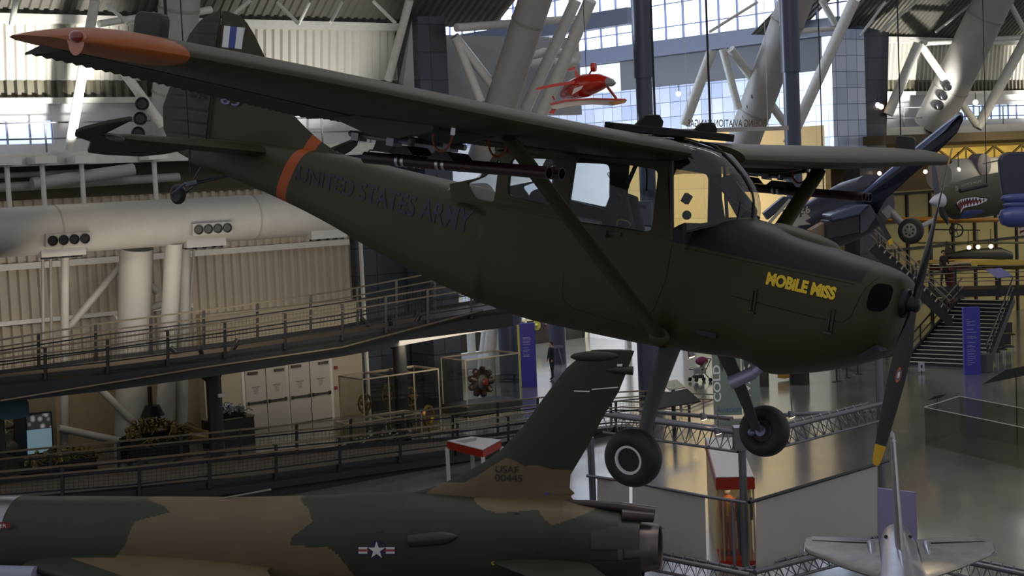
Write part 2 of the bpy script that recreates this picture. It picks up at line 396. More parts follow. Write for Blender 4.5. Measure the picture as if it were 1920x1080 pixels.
# ---------------- cabin sides with window openings
def cab(s):
    out = [(-1.70, .19), (-1.74, .34), (-1.81, .58), (-1.84, .76), (-3.3, .70), (-3.42, .67), (-3.55, .42), (-3.85, .33), (-3.8, .20)]
    w1 = roundpoly([(-1.875, .215), (-1.915, .69), (-2.66, .70), (-2.64, .20)], .06)
    w2 = roundpoly([(-2.80, .29), (-2.83, .66), (-3.27, .62), (-3.24, .31)], .07)
    w3 = roundpoly([(-3.36, .24), (-3.38, .60), (-3.50, .44), (-3.68, .36), (-3.56, .25)], .04)
    vs, fs = plate(out, [w1, w2, w3], .03)
    mb = MB(); mb.add([(v.x, s*(.425-.045*max(0, (v.z-.2)/.55)-.05*max(0, (-3.0-v.x))+ (s*v.z*0))+v.z*0+ (v.z*0), v.y) if False else (v.x, s*(.428-.05*max(0, (v.y-.2)/.55)-.05*max(0, (-3.0-v.x)))+v.z, v.y) for v in vs], fs)
    o = mb.build('cabin_side', olive, bdog, local=True)
    for q, nm in ((w1, 'door_window'), (w2, 'rear_side_window'), (w3, 'quarter_window')):
        g = MB(); P = [Vector((a, s*(.428-.05*max(0, (b-.2)/.55)-.05*max(0, (-3.0-a))), b)) for a, b in q]
        g.prism(P, (0, -s*.004, 0)); g.build(nm, cabin_glass, bdog, local=True)
        g = MB(); g.tube(P+[P[0]], .008, 6); g.build('window_trim', mat('window_trim', (70, 72, 66), .35, metal=.6), o, local=True)
cabin_glass = glass('cabin_glass', (235, 238, 240), .0)
tint_glass = glass('windshield_glass', (222, 222, 212), .03, .02); smoke_glass = glass('smoked_skylight', (120, 118, 98), .05, .05)
for s in (-1, 1): cab(s)
mb = MB(); mb.box((-2.2, -.443, .165), .14, .02, .03); mb.box((-2.26, -.46, .15), .03, .03, .05); mb.build('door_handle', olive_d, bdog, local=True)
# windshield: side edges at the cabin corners, bulging forward, rising into the roof panel
rows = []
for t in [i/10 for i in range(11)]:
    ring = []
    for k in range(25):
        a = -1+2*k/24; e = 1-abs(a)**3.2
        yb = .435*a*(1-.08*t)
        Xb = -1.70+.40*e; Zb = .19+.225*(1-a*a)**.6 if abs(a) < 1 else .19
        Xt = -1.83+.22*e; Zt = .86
        X = Xb*(1-t)+Xt*t + .10*math.sin(math.pi*t)*e; Z = Zb*(1-t)+Zt*t
        ring.append(Vector((X, yb, Z)))
    rows.append(ring)
for q, zz in ((-1.9, .915), (-2.05, .935)):
    rows.append([Vector((q, .40*(-1+2*k/24), zz-.02*(-1+2*k/24)**2)) for k in range(25)])
mb = MB(); mb.loft(rows[:8], False, closed=False); mb.build('windshield', tint_glass, bdog, smooth=True, local=True)
mb = MB(); mb.loft(rows[7:], False, closed=False); mb.build('skylight', smoke_glass, bdog, smooth=True, local=True)
mb = MB()
for k in (0, 12, 24): mb.tube([rows[i][k]+Vector((.004, 0, .002)) for i in range(len(rows))], .010 if k == 12 else .016, 6)
mb.tube([rows[0][k] for k in range(25)], .009, 6)
mb.build('windshield_frame', mat('frame_dark', (26, 27, 25), .4), bdog, smooth=True, local=True)
# roof/centre section behind the skylight, rear glazing
mb = MB(); mb.loft([[Vector((X, .47*a, z0+dz)) for a, dz in ((-1, -.05), (-1, 0), (-.5, .02), (0, .025), (.5, .02), (1, 0), (1, -.05), (0, -.06))] for X, z0 in ((-2.05, .92), (-2.4, .915), (-2.8, .87), (-3.25, .74), (-3.38, .70))])
mb.build('roof_panel', olive, bdog, smooth=True, local=True)
mb = MB(); R = []
for X, z0, w_ in ((-3.36, .69, .40), (-3.48, .58, .38), (-3.62, .45, .36), (-3.8, .36, .33), (-3.95, .325, .28)):
    R.append([Vector((X, w_*math.cos(math.pi*k/12), z0-.06+.06*math.sin(math.pi*k/12))) for k in range(13)])
mb.loft(R, False, closed=False); mb.build('rear_glazing', tint_glass, bdog, smooth=True, local=True)
# cabin interior
def shape2(pts, y0, th, name, m, ang=0):
    b = MB(); b.prism([Vector((p[0], y0, p[1])) for p in pts], (0, th, 0)); return b.build(name, m, bdog, local=True, bevel=.015)
seat_f = shape2(roundpoly([(-2.24, .05), (-2.29, .25), (-2.36, .43), (-2.46, .44), (-2.50, .28), (-2.5, .05)], .05), -.16, .26, 'pilot_seat', cock)
shape2(roundpoly([(-3.0, .05), (-3.05, .34), (-3.12, .40), (-3.22, .36), (-3.2, .05)], .05), -.16, .3, 'observer_seat', mat('quilted_blue', (22, 26, 44), .5, bump=.5, bscale=14))
mb = MB(); mb.prism([Vector((-3.3, .34, .2)), Vector((-3.3, .34, .33)), Vector((-2.68, .34, .27)), Vector((-2.6, .34, .2))], (0, .05, 0))
mb.build('side_lining', MATS['quilted_blue'], bdog, local=True)
mb = MB()
for yy in (-.18, .1): mb.tube([(-2.42, yy*.5, .44), (-2.33, yy*.5-.02, .43), (-2.27, yy*.5-.03, .30), (-2.22, yy*.5-.03, .19)], .016, 6)
mb.build('seat_harness', mat('webbing', (108, 104, 96), .8), bdog, local=True)
mb = MB(); P = []
for i in range(260):
    t = i/259; X = -2.66+(.38)*t; z = .585-.22*t+.0-.10*math.sin(math.pi*t)*.5; P.append(Vector((X+.012*math.cos(i*.8)*.4, .10+.010*math.cos(i*.8), z+.011*math.sin(i*.8))))
mb.tube(P, .0028, 5); mb.build('coiled_cord', cock, bdog, local=True)
mb = MB(); mb.tube([(-2.25, -.33, .22), (-2.25, -.33, .26), (-2.21, -.33, .27), (-2.16, -.33, .265), (-2.13, -.33, .25), (-2.14, -.33, .22)], .006, 6); mb.build('yellow_handle', mat('latch_yellow', (170, 170, 50), .5), bdog, local=True)
mb = MB()
for s in (-1, 1):
    mb.tube([(-2.28, s*.30, .2), (-2.22, s*.3, .55), (-2.12, s*.28, .88)], .017, 8)
    mb.tube([(-1.73, s*.39, .22), (-1.80, s*.39, .55), (-1.85, s*.38, .86)], .014, 8)
mb.tube([(-1.72, -.36, .84), (-1.45, -.05, .52), (-1.30, .12, .42)], .010, 8); mb.tube([(-1.72, .36, .84), (-1.5, .2, .55), (-1.38, .15, .42)], .010, 8)
mb.tube([(-2.35, .1, .80), (-2.3, .1, .6), (-2.26, .05, .50)], .008, 6)
mb.build('cabin_frame_tube', cock, bdog, smooth=True, local=True)
mb = MB(); q = roundpoly([(-1.66, .55), (-1.72, .68), (-1.64, .71), (-1.36, .47), (-1.40, .36), (-1.5, .36)], .05)
mb.prism([Vector((a, .20, b)) for a, b in q], (0, .02, 0)); mb.build('sun_visor', mat('visor_grey', (40, 42, 52), .2), bdog, local=True, bevel=.004)
mb = MB(); mb.box((-1.70, -.30, .50), .05, .05, .07, X=(.9, 0, -.4), Z=(.4, 0, .9)); mb.sphere((-1.68, -.30, .38), .035); mb.box((-1.60, 0, .24), .06, .6, .1); mb.build('instrument_panel', cock, bdog, local=True)
# ---------------- wings
WS = [(.42, -1.64, -3.26, .835, .715, .118), (1.3, -1.64, -3.26, .862, .735, .118), (2.6, -1.64, -3.24, .915, .80, .122), (3.4, -1.67, -3.14, .955, .86, .124), (4.3, -1.72, -3.02, 1.0, .93, .126), (5.18, -1.78, -2.95, 1.035, 1.0, .125)]
def wsec(y, x0=0, x1=1, n=12, tf=1, camber=.022, zoff=0):
    le, te, zl, zt, t = smoothlerp(y, WS); c = le-te
    return [(le-c*x, zl+(zt-zl)*x+c*z+zoff) for x, z in airfoil(n, t*tf, camber, x0, x1)]
wing_under = olive
for s in (-1, 1):
    w_ = bdog
    mb = MB(); ys = [.42+i*(5.18-.42)/28 for i in range(29)]
    mb.loft([[Vector((X, s*y, z)) for X, z in wsec(y, 0, .735, 14)] for y in ys])
    wp = mb.build('wing', olive, bdog, smooth=True, local=True)
    if s < 0: wp['label'] = 'near wing reaching towards the camera'
    for nm, a, b in (('flap', .55, 2.72), ('aileron', 2.78, 5.24)):
        mb = MB(); rings = []; n = int((b-a)/.035)
        for i in range(n+1):
            y = a+(b-a)*i/n; le, te, zl, zt, t = smoothlerp(y, WS); c = le-te; k = .007 if i % 2 else -.003
            zz = lambda x: zl+(zt-zl)*x+c*.022*4*x*(1-x)
            dr = .03 if nm == 'flap' else .05
            rings.append([Vector((le-c*.745, s*y, zz(.745)+c*.036)), Vector((le-c*.87, s*y, zz(.87)+c*.022+k-dr/2)), Vector((te, s*y, zt+.006+k-dr)), Vector((te, s*y, zt-.006+k-dr)), Vector((le-c*.87, s*y, zz(.87)-c*.022+k-dr/2)), Vector((le-c*.745, s*y, zz(.745)-c*.036))])
        mb.loft(rings); mb.build(nm, olive_d, wp, local=True)
    mb = MB(); rings = []
    for y, le, te, tt in ((5.17, -1.775, -2.96, .128), (5.27, -1.80, -3.0, .12), (5.36, -1.84, -2.93, .12), (5.44, -1.90, -2.80, .12), (5.50, -1.97, -2.62, .12), (5.53, -2.03, -2.45, .11), (5.545, -2.10, -2.32, .05)):
        c = le-te; f_ = max(0, (y-5.17)/.375); zl = 1.035+.012*f_; zt = 1.0+.045*f_
        rings.append([Vector((le-c*x, s*y, zl+(zt-zl)*x+1.17*z*(1-f_**3*.8))) for x, z in airfoil(14, .125, .02)])
    mb.loft(rings); tip = mb.build('wing_tip', orange if s < 0 else olive, w_, smooth=True, local=True)
    if s < 0: tip['label'] = 'orange painted wing tip fairing'
    mb = MB(); mb.sphere((-2.16, s*5.545, 1.06), .03, sc=(1.5, 1, 1)); mb.build('navigation_lamp', mat('red_lens', (120, 16, 10), .15, coat=1), tip, smooth=True, local=True)
    mb = MB(); P = [Vector((-2.16+.075*math.cos(t)*(1 if math.sin(t) > 0 else .8), s*(5.536+.004), 1.045+(.045 if math.sin(t) > 0 else .075)*math.sin(t))) for t in [2*math.pi*k/20 for k in range(20)]]
    mb.prism(P, (0, s*.004, 0)); mb.build('lamp_backing', mat('faded_pink', (190, 130, 110), .5), tip, local=True)
    # lift strut, streamlined
    A = Vector((-1.705, s*.405, -.535)); B = Vector((-1.90, s*2.33, .80)); d = (B-A).normalized(); Xd = (Vector((1, 0, 0))-d*d.x).normalized(); Yd = d.cross(Xd)
    mb = MB(); mb.loft([[p+Xd*(.075*math.cos(t))*k+Yd*(.028*math.sin(t))*k for t in [2*math.pi*i/18 for i in range(18)]] for p, k in ((A, .6), (A.lerp(B, .03), 1), (A.lerp(B, .97), 1), (B, .8))])
    mb.build('lift_strut', olive, w_, smooth=True, local=True)
    mb = MB(); mb.sphere(A+Vector((0, s*.01, 0)), .075, sc=(1.2, .4, 1)); mb.build('strut_fairing', olive, w_, smooth=True, local=True)
    # weapon pylons with paired launch tubes
    for yy, dx in ((2.78, -.04), (2.30, .04)):
        mb = MB(); P = [(-3.0+dx, .80), (-2.96+dx, .765), (-2.60+dx, .685), (-2.42+dx, .68), (-2.10+dx, .765), (-2.08+dx, .86), (-2.96+dx, .84)]
        mb.prism([Vector((a, s*(yy-.03), b+.02)) for a, b in P], (0, s*.06, 0)); py = mb.build('pylon', mat('pylon_green', (40, 56, 40), .5), w_, local=True, bevel=.006)
        mb = MB()
        for X in (-2.72, -2.42): mb.box((X+dx, s*yy, .685), .06, .09, .05)
        mb.tube([(-2.8+dx, s*yy, .70), (-2.3+dx, s*yy, .70)], .02, 8); mb.build('shackle', mat('shackle_metal', (120, 122, 130), .35, metal=.8), py, local=True)
        mb = MB(); mb.tube([(-2.0+dx, s*(yy-.05), .87), (-2.0+dx, s*(yy-.05), .78)], .018, 10); mb.build('cable_plug', chrome, py, local=True, smooth=True)
        mb = MB(); mb.tube([(-2.0+dx-.13*(1-math.cos(t))/2*1.2, s*(yy-.05), .78-.11*math.sin(t)) for t in [math.pi*i/12 for i in range(13)]], .008, 6); mb.build('firing_cable', mat('rust_red_cable', (120, 52, 26), .5), py, local=True)
    mb = MB()
    for X in (-2.62, -2.28): mb.prism([Vector((X+a, s*2.30, b)) for a, b in ((-.11, .60), (-.05, .66), (.05, .66), (.11, .61))], (0, s*.22, 0))
    mb.prism([Vector((-2.86, s*2.47, .60)), Vector((-2.82, s*2.47, .72)), Vector((-2.68, s*2.47, .72)), Vector((-2.66, s*2.47, .6))], (0, s*.05, 0))
    mb.build('tube_yoke', cock, w_, local=True)
    for yy in (2.48, 2.34):
        a = Vector((-2.95, s*yy, .545)); b = Vector((-1.43, s*yy, .628)); mb = MB(); D = (b-a).normalized()
        mb.lathe(a, D, [(0, .0), (0, .04), (1.5, .040), (1.5, .034), (1.35, .034), (1.35, .0)], 20)
        tb = mb.build('launch_tube', mat('plum_tube', (46, 26, 34), .32, metal=.3), w_, smooth=True, local=True)
        for h in (.30, .35, .64, .69):
            mb = MB(); mb.lathe(a+D*h, D, [(-.012, .0), (-.012, .0435), (.012, .0435), (.012, 0)], 20); mb.build('clamp_band', chrome, tb, smooth=True, local=True)
    mb = MB(); mb.tube([(-2.98, s*2.48, .53), (-2.9, s*2.5, .60), (-2.7, s*2.5, .62), (-2.6, s*2.48, .60)], .006, 6); mb.build('lead_wire', mat('grey_wire', (110, 110, 112), .5), w_, local=True)
    # rounded plate standing on the wing top
    mb = MB(); P = roundpoly([(-2.34, 1.06), (-2.34, 1.235), (-2.13, 1.235), (-2.13, 1.06)], .05); yy = s*5.0
    mb.prism([Vector((a, yy, b+(0 if s < 0 else .0))) for a, b in P], (0, s*.06, 0)); mb.build('hoist_bracket', mat('bracket_dark', (40, 41, 38), .5), w_, local=True, bevel=.01)
# lifting beam on the roof
mb = MB(); mb.bar((-2.0, -1.02, .955), (-2.0, .80, .985), .08, .06); bm_ = mb.build('lifting_beam', mat('beam_black', (16, 16, 20), .6, spec=.2), bdog, local=True, bevel=.008)
for y in (-.42, .42):
    mb = MB(); mb.prism([Vector((-2.0-.01, y+a, b)) for a, b in ((-.26, .98), (-.12, 1.07), (.06, 1.085), (.13, 1.04), (.12, .98))], (.02, 0, 0)); mb.build('lifting_lug', MATS['beam_black'], bm_, local=True)
# ---------------- tail
def vloft(zs, le, te, th, K=10):
    R = []
    for z in zs:
        a = lerp(z, le)[0]; b = lerp(z, te)[0]; c = a-b; t = lerp(z, th)[0]
        R.append([Vector((a-c*x, t*math.sin(math.pi*min(1, max(0, x))**.7), z)) for x in [i/K for i in range(K+1)]]+[Vector((a-c*x, -t*math.sin(math.pi*x**.7), z)) for x in [i/K for i in range(K-1, 0, -1)]])
    return R
FLE = [(.36, -5.3), (.42, -5.45), (.5, -5.68), (.60, -5.88), (.72, -6.08), (.95, -6.28), (1.24, -6.53), (1.38, -6.65), (1.48, -6.76), (1.54, -6.85), (1.575, -7.05)]
RTE = [(.12, -7.2), (.15, -7.42), (.22, -7.63), (.39, -7.76), (.6, -7.80), (.87, -7.70), (1.1, -7.62), (1.318, -7.53), (1.45, -7.41), (1.52, -7.31), (1.56, -7.2), (1.578, -7.13)]
zs = [.34+i*(1.575-.34)/40 for i in range(41)]
mb = MB(); mb.loft(vloft(zs, FLE, [(0, -7.11), (2, -7.11)], [(.3, .05), (1.3, .03), (1.58, .006)])); fin = mb.build('fin', fus_m, bdog, smooth=True, local=True)
mb = MB(); R = []
for i in range(61):
    z = .12+(1.577-.12)*i/60; te = lerp(z, RTE)[0]; t = lerp(z, [(.1, .012), (.2, .035), (1.3, .026), (1.58, .004)])[0]*(1 if (i % 5) else .72)
    R.append([Vector((-7.125, t, z)), Vector((-7.4 if te < -7.45 else (te-7.125)/2, t*.8, z)), Vector((te, .002, z)), Vector((te, -.002, z)), Vector((-7.4 if te < -7.45 else (te-7.125)/2, -t*.8, z)), Vector((-7.125, -t, z))])
mb.loft(R); rud = mb.build('rudder', olive_d, bdog, local=True)
for i, (a, b, c) in enumerate(((-7.03, -6.945, (225, 228, 232)), (-6.945, -6.855, (52, 70, 150)), (-6.855, -6.765, (225, 228, 232)))):
    mb = MB(); mb.box(((a+b)/2, 0, 1.335), b-a, .067, .20); mb.build('flag_stripe', mat('flag_white' if i != 1 else 'flag_blue', c, .5), fin, local=True)
numm = mat('tail_number_blue', (110, 112, 158), .6); numd = mat('tail_number_dark', (40, 40, 60), .6)
for tx, x0, x1, m_ in (('O-1', -7.40, -7.1, numd), ('63', -6.95, -6.70, numm)):
    text_map('tail_number', tx, lambda a, b: Vector((x0+(x1-x0)*a, -.054-.0, .705+.10*b)), m_, fin, local=True, bold=.01)
for s in (-1, 1):
    mb = MB(); R = []
    for y, le, te, tt in ((.06, -6.15, -6.93, .058), (.3, -6.32, -6.93, .056), (1.0, -6.50, -6.93, .048), (1.33, -6.60, -6.93, .040), (1.42, -6.70, -6.93, .02)):
        c = le-te; R.append([Vector((le-c*x, s*y, .325+tt*math.sin(math.pi*x**.6))) for x in [i/10 for i in range(11)]]+[Vector((le-c*x, s*y, .325-tt*math.sin(math.pi*x**.6))) for x in [i/10 for i in range(9, 0, -1)]])
    mb.loft(R); st = mb.build('stabilizer', olive, bdog, smooth=True, local=True)
    mb = MB(); mb.sphere((-6.75, s*1.425, .32), .10, sc=(1.3, .25, .28)); mb.build('stabilizer_tip_cap', mat('cap_grey', (80, 82, 80), .5), st, smooth=True, local=True)
    d = math.radians(24); el = []
    for a, y in [(.02, .16), (.34, .40), (.45, .60), (.47, 1.0), (.44, 1.22), (.16, 1.40), (.05, 1.66), (-.04, 1.72), (-.14, 1.70), (-.32, 1.60), (-.46, 1.47), (-.46, 1.44), (-.02, 1.43)]:
        el.append(Vector((-6.95-a*math.cos(d), s*y, .325-a*math.sin(d))))
    mb = MB(); c = sum(el, Vector())/len(el); nrm = Vector((math.sin(d), 0, -math.cos(d)))
    mb.prism([p-nrm*.018 for p in el], nrm*.036); mb.build('elevator', olive_d, bdog, local=True, bevel=.008)
# tail wheel
mb = MB(); mb.bar((-6.80, 0, .05), (-7.22, -.02, -.06), .05, .02); mb.bar((-6.8, 0, .04), (-7.2, -.02, -.085), .04, .012); mb.build('tail_spring', cock, bdog, local=True)
mb = MB(); mb.box((-7.24, -.02, -.085), .16, .06, .04, X=(.95, 0, .3), Z=(-.3, 0, .95))
for o_ in (-.10, .05): mb.tube([(-7.26, o_+.0, -.09), (-7.41, o_-.02, -.215)], .013, 8)
mb.tube([(-7.1, 0, .22), (-7.26, 0, -.05)], .008, 6); mb.build('tail_fork', mat('fork_grey', (88, 90, 104), .4, metal=.5), bdog, local=True)
def wheel(c, ax, R_, wd, hubr, nm, par):
    t = wd/2; prof = [(-t*.75, hubr), (-t*.95, hubr*1.1), (-t, R_*.70), (-t*.92, R_*.84), (-t*.70, R_*.94), (-t*.35, R_*.99), (0, R_), (t*.35, R_*.99), (t*.70, R_*.94), (t*.92, R_*.84), (t, R_*.70), (t*.95, hubr*1.1), (t*.75, hubr)]
    b = MB(); b.lathe(c, ax, prof, 44); wh = b.build(nm, rubber, par, smooth=True, local=True, ang=60)
    return wh
tw = wheel((-7.41, -.045, -.215), (.05, 1, .02), .098, .07, .04, 'tail_wheel', bdog)
mb = MB(); mb.lathe((-7.41, -.045, -.215), (.05, 1, .02), [(-.03, .0), (-.03, .04), (.03, .04), (.03, 0)], 20); mb.build('tail_wheel_hub', cock, tw, local=True)
# ---------------- main gear
for s in (-1, 1):
    A = Vector((-1.62, s*.38, -.60)); C_ = Vector((-1.435, s*1.02, -1.32)); K = Vector((-1.455, s*.90, -1.30))
    mb = MB(); R = []
    for t in [i/10 for i in range(11)]:
        p = A.lerp(K, t)+Vector((0, s*.03*math.sin(math.pi*t), 0)); wd = .085*(1-t)+.042*t; up = (K-A).normalized(); n_ = Vector((0, up.z, -up.y)).normalized()
        R.append([p+Vector((a*wd, 0, 0))+n_*b*.011 for a, b in ((-1, -.5), (-.8, -1), (.8, -1), (1, -.5), (1, .5), (.8, 1), (-.8, 1), (-1, .5))])
    mb.loft(R); leg = mb.build('landing_gear_leg', mat('gear_grey_green', (56, 59, 58), .45), bdog, local=True, smooth=True)
    ax = Vector((.10 if s < 0 else -.02, s, -.12)).normalized()
    wh = wheel(C_, ax, .21, .17, .085, 'main_wheel', bdog)
    mb = MB(); mb.lathe(C_+ax*.068, ax, [(-.006, .084), (-.006, .104), (.014, .104), (.014, .088), (-.006, .084)], 36); mb.build('white_hub_ring', mat('hub_white', (205, 208, 214), .4), wh, local=True, smooth=True)
    mb = MB(); mb.lathe(C_, ax, [(-.05, 0), (-.05, .09), (.066, .088), (.066, 0)], 36); mb.build('hub_disc', mat('hub_black', (12, 12, 14), .5), wh, local=True)
    mb = MB(); ia = -ax; mb.lathe(C_+ia*.06, ia, [(-.02, .0), (-.02, .10), (.0, .10), (.006, .085), (-.012, .075), (-.012, .05), (.03, .045), (.03, 0)], 30); mb.sphere(C_+ia*.09+Vector((-.07, 0, -.03)), .035); mb.sphere(C_+ia*.09+Vector((-.03, 0, .03)), .03)
    mb.tube([K+Vector((0, 0, .05)), C_+ia*.08], .022, 10); mb.build('brake_hub', mat('brake_grey', (112, 116, 140), .35, metal=.6), wh, local=True, smooth=True)
# ---------------- propeller
mb = MB(); mb.lathe((-.06, 0, 0), (1, 0, 0), [(0, 0), (0, .11), (.05, .10), (.06, .06), (.11, .055), (.125, .04), (.13, 0)], 24); mb.build('propeller_hub', mat('hub_steel', (30, 31, 42), .4, metal=.4), bdog, smooth=True, local=True)
bl = math.radians(12.73)
blk = mat('blade_black', (24, 23, 26), .33); yel = mat('blade_tip_yellow', (205, 160, 30), .5)
for s in (1, -1):
    rd = Vector((0, math.sin(bl), math.cos(bl)))*s; tg = Vector((0, math.cos(bl), -math.sin(bl)))*s
    def bsec(r):
        ch, pitch, t = lerp(r, [(.05, .055, 60, .05), (.14, .075, 55, .045), (.3, .135, 42, .028), (.55, .155, 30, .018), (.8, .145, 22, .012), (1.0, .125, 17, .009), (1.10, .105, 15, .007), (1.135, .075, 15, .005), (1.143, .03, 15, .003)])
        p = -math.radians(pitch); cdv = (tg*math.cos(p)+Vector((1, 0, 0))*math.sin(p)); nv = (Vector((1, 0, 0))*math.cos(p)-tg*math.sin(p))
        return [rd*r+Vector((.03, 0, 0))+cdv*(ch/2*math.cos(q))+nv*(t/2*math.sin(q)) for q in [2*math.pi*k/14 for k in range(14)]]
    mb = MB(); mb.loft([bsec(r) for r in (.05, .10, .14, .2, .3, .42, .55, .68, .8, .9, 1.0)]); bd_ = mb.build('propeller_blade', blk, bdog, smooth=True, local=True)
    mb = MB(); mb.loft([bsec(r) for r in (1.0, 1.05, 1.10, 1.12, 1.135, 1.143)]); mb.build('blade_tip', yel, bd_, smooth=True, local=True)
    p = -math.radians(32); cdv = (tg*math.cos(p)+Vector((1, 0, 0))*math.sin(p)); nv = (Vector((1, 0, 0))*math.cos(p)-tg*math.sin(p))
    for sc_, c_ in ((1, (190, 90, 50)), (.72, (60, 90, 120)), (.45, (200, 200, 205))):
        mb = MB(); mb.prism([rd*(.5+.055*sc_*math.sin(q))+Vector((.03, 0, 0))+nv*(.0095+.0006/sc_)+cdv*(.022*sc_*math.cos(q)) for q in [2*math.pi*k/16 for k in range(16)]], nv*.0006); mb.build('maker_decal', mat('decal%d' % int(sc_*10), c_, .5), bd_, local=True)
# ---------------- lettering
def sidefn(x0, x1, zt0, zb0, zt1, zb1, off=.004):
    def fn(a, b):
        X = x0+(x1-x0)*a; zt = zt0+(zt1-zt0)*a; zb = zb0+(zb1-zb0)*a; Z = zb+(zt-zb)*b
        return Vector((X, -side_y(X, Z)-off, Z))
    return fn
text_map('army_lettering', '.UNITED STATES ARMY', sidefn(-5.77, -3.58, .262, .130, .15, -.045, .004), navy, bdog, local=True, bold=.02, sub=.15)
text_map('nose_art_lettering', 'MOBiLE MiSS', sidefn(-.90, -.38, .085, -.005, .06, -.03, .007), mat('nose_yellow', (226, 190, 40), .5), bdog, local=True, bold=.055, sub=.15)
# suspension wires
def wire(pts, r, label, name='suspension_wire'):
    b = MB(); b.tube(pts, r, 6); o = one(b, name, mat('wire_dark', (40, 40, 44), .4, metal=.6), label, 'wire'); return o
def bw(p): return BD @ Vector(p)
wire([bw((-2.0, .45, 1.05)), bw((-2.0, .45, 1.05))+Vector((0, 0, 5))], .009, 'dark hanging wire rising from the front lug above the cabin roof')
wire([bw((-2.0, -.40, 1.05)), bw((-2.0, -.40, 1.05))+Vector((0, 0, 5))], .009, 'dark hanging wire rising beside the dark column behind the cabin roof')
wire([bw((-7.2, -.10, .0)), bw((-7.2, -.10, .0))+Vector((0, 0, 5))], .006, 'thin wire holding the tail wheel end of the olive aeroplane')
wire([bw((-2.2, -4.97, 1.2)), bw((-2.2, -4.97, 1.2))+Vector((0, 0, 4))], .009, 'dark wire rising from the bracket on the near wing')
# ================================================================== THE HALL
siding = mat('corrugated_siding', (172, 164, 150), .55, noise=.06, nscale=.4)
siding_hi = mat('corrugated_roof_panel', (200, 200, 192), .5, noise=.05, nscale=.4)
deck_m = mat('roof_deck', (96, 95, 88), .6, noise=.08, nscale=.4)
plaster = mat('cream_plaster', (168, 158, 138), .7, noise=.05, nscale=.6)
white_wall = mat('white_wall', (205, 206, 210), .6, noise=.03)
tan_wall = tiles('tan_panel_wall', (190, 160, 100), (182, 152, 94), (160, 134, 84), 2.0, 1.6, .6)
blue_tile = tiles('silver_blue_tiles', (206, 214, 230), (170, 184, 212), (110, 122, 150), .8, .8, .28, .25)
dark_tile = tiles('dark_slate_tiles', (58, 63, 72), (72, 78, 90), (40, 43, 50), 1.5, 1.1, .35, .3)
def corr(u0, u1, prof, pitch, dep, name, m, side='u'):
    """trapezoidal sheet; prof = list of (v, z) from bottom to top"""
    mb = MB(); n = int((u1-u0)/pitch); cols = []
    for i in range(n):
        a = u0+i*pitch
        for du, d in ((0, 0), (.38, 0), (.5, 1), (.88, 1)): cols.append((a+du*pitch, d))
    cols.append((u1, 0)); rows = []
    for v, z in prof: rows.append([G(u, v-d*dep, z) for u, d in cols])
    mb.loft(rows, False, closed=False); return struct(mb.build(name, m))
def floor_mat():
    m = bpy.data.materials.new('polished_concrete'); m.use_nodes = True; nt = m.node_tree; b = nt.nodes['Principled BSDF']
    tc = nt.nodes.new('ShaderNodeTexCoord'); n = nt.nodes.new('ShaderNodeTexNoise'); n.inputs['Scale'].default_value = .35; n.inputs['Detail'].default_value = 8
    nt.links.new(tc.outputs['Object'], n.inputs['Vector']); r = nt.nodes.new('ShaderNodeValToRGB')
    r.color_ramp.elements[0].position = .3; r.color_ramp.elements[1].position = .72
    r.color_ramp.elements[0].color = (*lin((92, 93, 92)), 1); r.color_ramp.elements[1].color = (*lin((118, 119, 116)), 1)
    nt.links.new(n.outputs['Fac'], r.inputs['Fac']); 
    # saw-cut joints
    rot = nt.nodes.new('ShaderNodeMapping'); rot.inputs['Rotation'].default_value = (0, 0, math.radians(-37.8)); nt.links.new(tc.outputs['Object'], rot.inputs['Vector'])
    br = nt.nodes.new('ShaderNodeTexBrick'); br.offset = 0; br.inputs['Scale'].default_value = 1; br.inputs['Brick Width'].default_value = 7; br.inputs['Row Height'].default_value = 7; br.inputs['Mortar Size'].default_value = .02
    br.inputs['Color1'].default_value = br.inputs['Color2'].default_value = (1, 1, 1, 1); br.inputs['Mortar'].default_value = (.35, .35, .35, 1)
    nt.links.new(rot.outputs[0], br.inputs['Vector'])
    mx = nt.nodes.new('ShaderNodeMix'); mx.data_type = 'RGBA'; mx.blend_type = 'MULTIPLY'; mx.inputs[0].default_value = 1
    nt.links.new(r.outputs['Color'], mx.inputs[6]); nt.links.new(br.outputs['Color'], mx.inputs[7]); nt.links.new(mx.outputs[2], b.inputs['Base Color'])
    n2 = nt.nodes.new('ShaderNodeTexNoise'); n2.inputs['Scale'].default_value = .8; n2.inputs['Detail'].default_value = 4; nt.links.new(tc.outputs['Object'], n2.inputs['Vector'])
    mr = nt.nodes.new('ShaderNodeMapRange'); mr.inputs[3].default_value = .10; mr.inputs[4].default_value = .26; nt.links.new(n2.outputs['Fac'], mr.inputs[0]); nt.links.new(mr.outputs[0], b.inputs['Roughness'])
    bp = nt.nodes.new('ShaderNodeBump'); bp.inputs['Strength'].default_value = .12; bp.inputs['Distance'].default_value = .05
    n3 = nt.nodes.new('ShaderNodeTexNoise'); n3.inputs['Scale'].default_value = 1.3; nt.links.new(tc.outputs['Object'], n3.inputs['Vector']); nt.links.new(n3.outputs['Fac'], bp.inputs['Height']); nt.links.new(bp.outputs['Normal'], b.inputs['Normal'])
    b.inputs['Coat Weight'].default_value = .6; b.inputs['Coat Roughness'].default_value = .12
    return m
mb = MB(); mb.add([G(-40, -30, 0), G(120, -30, 0), G(120, 100, 0), G(-40, 100, 0)], [(0, 1, 2, 3)]); struct(mb.build('floor', floor_mat()))
VW = 53.3
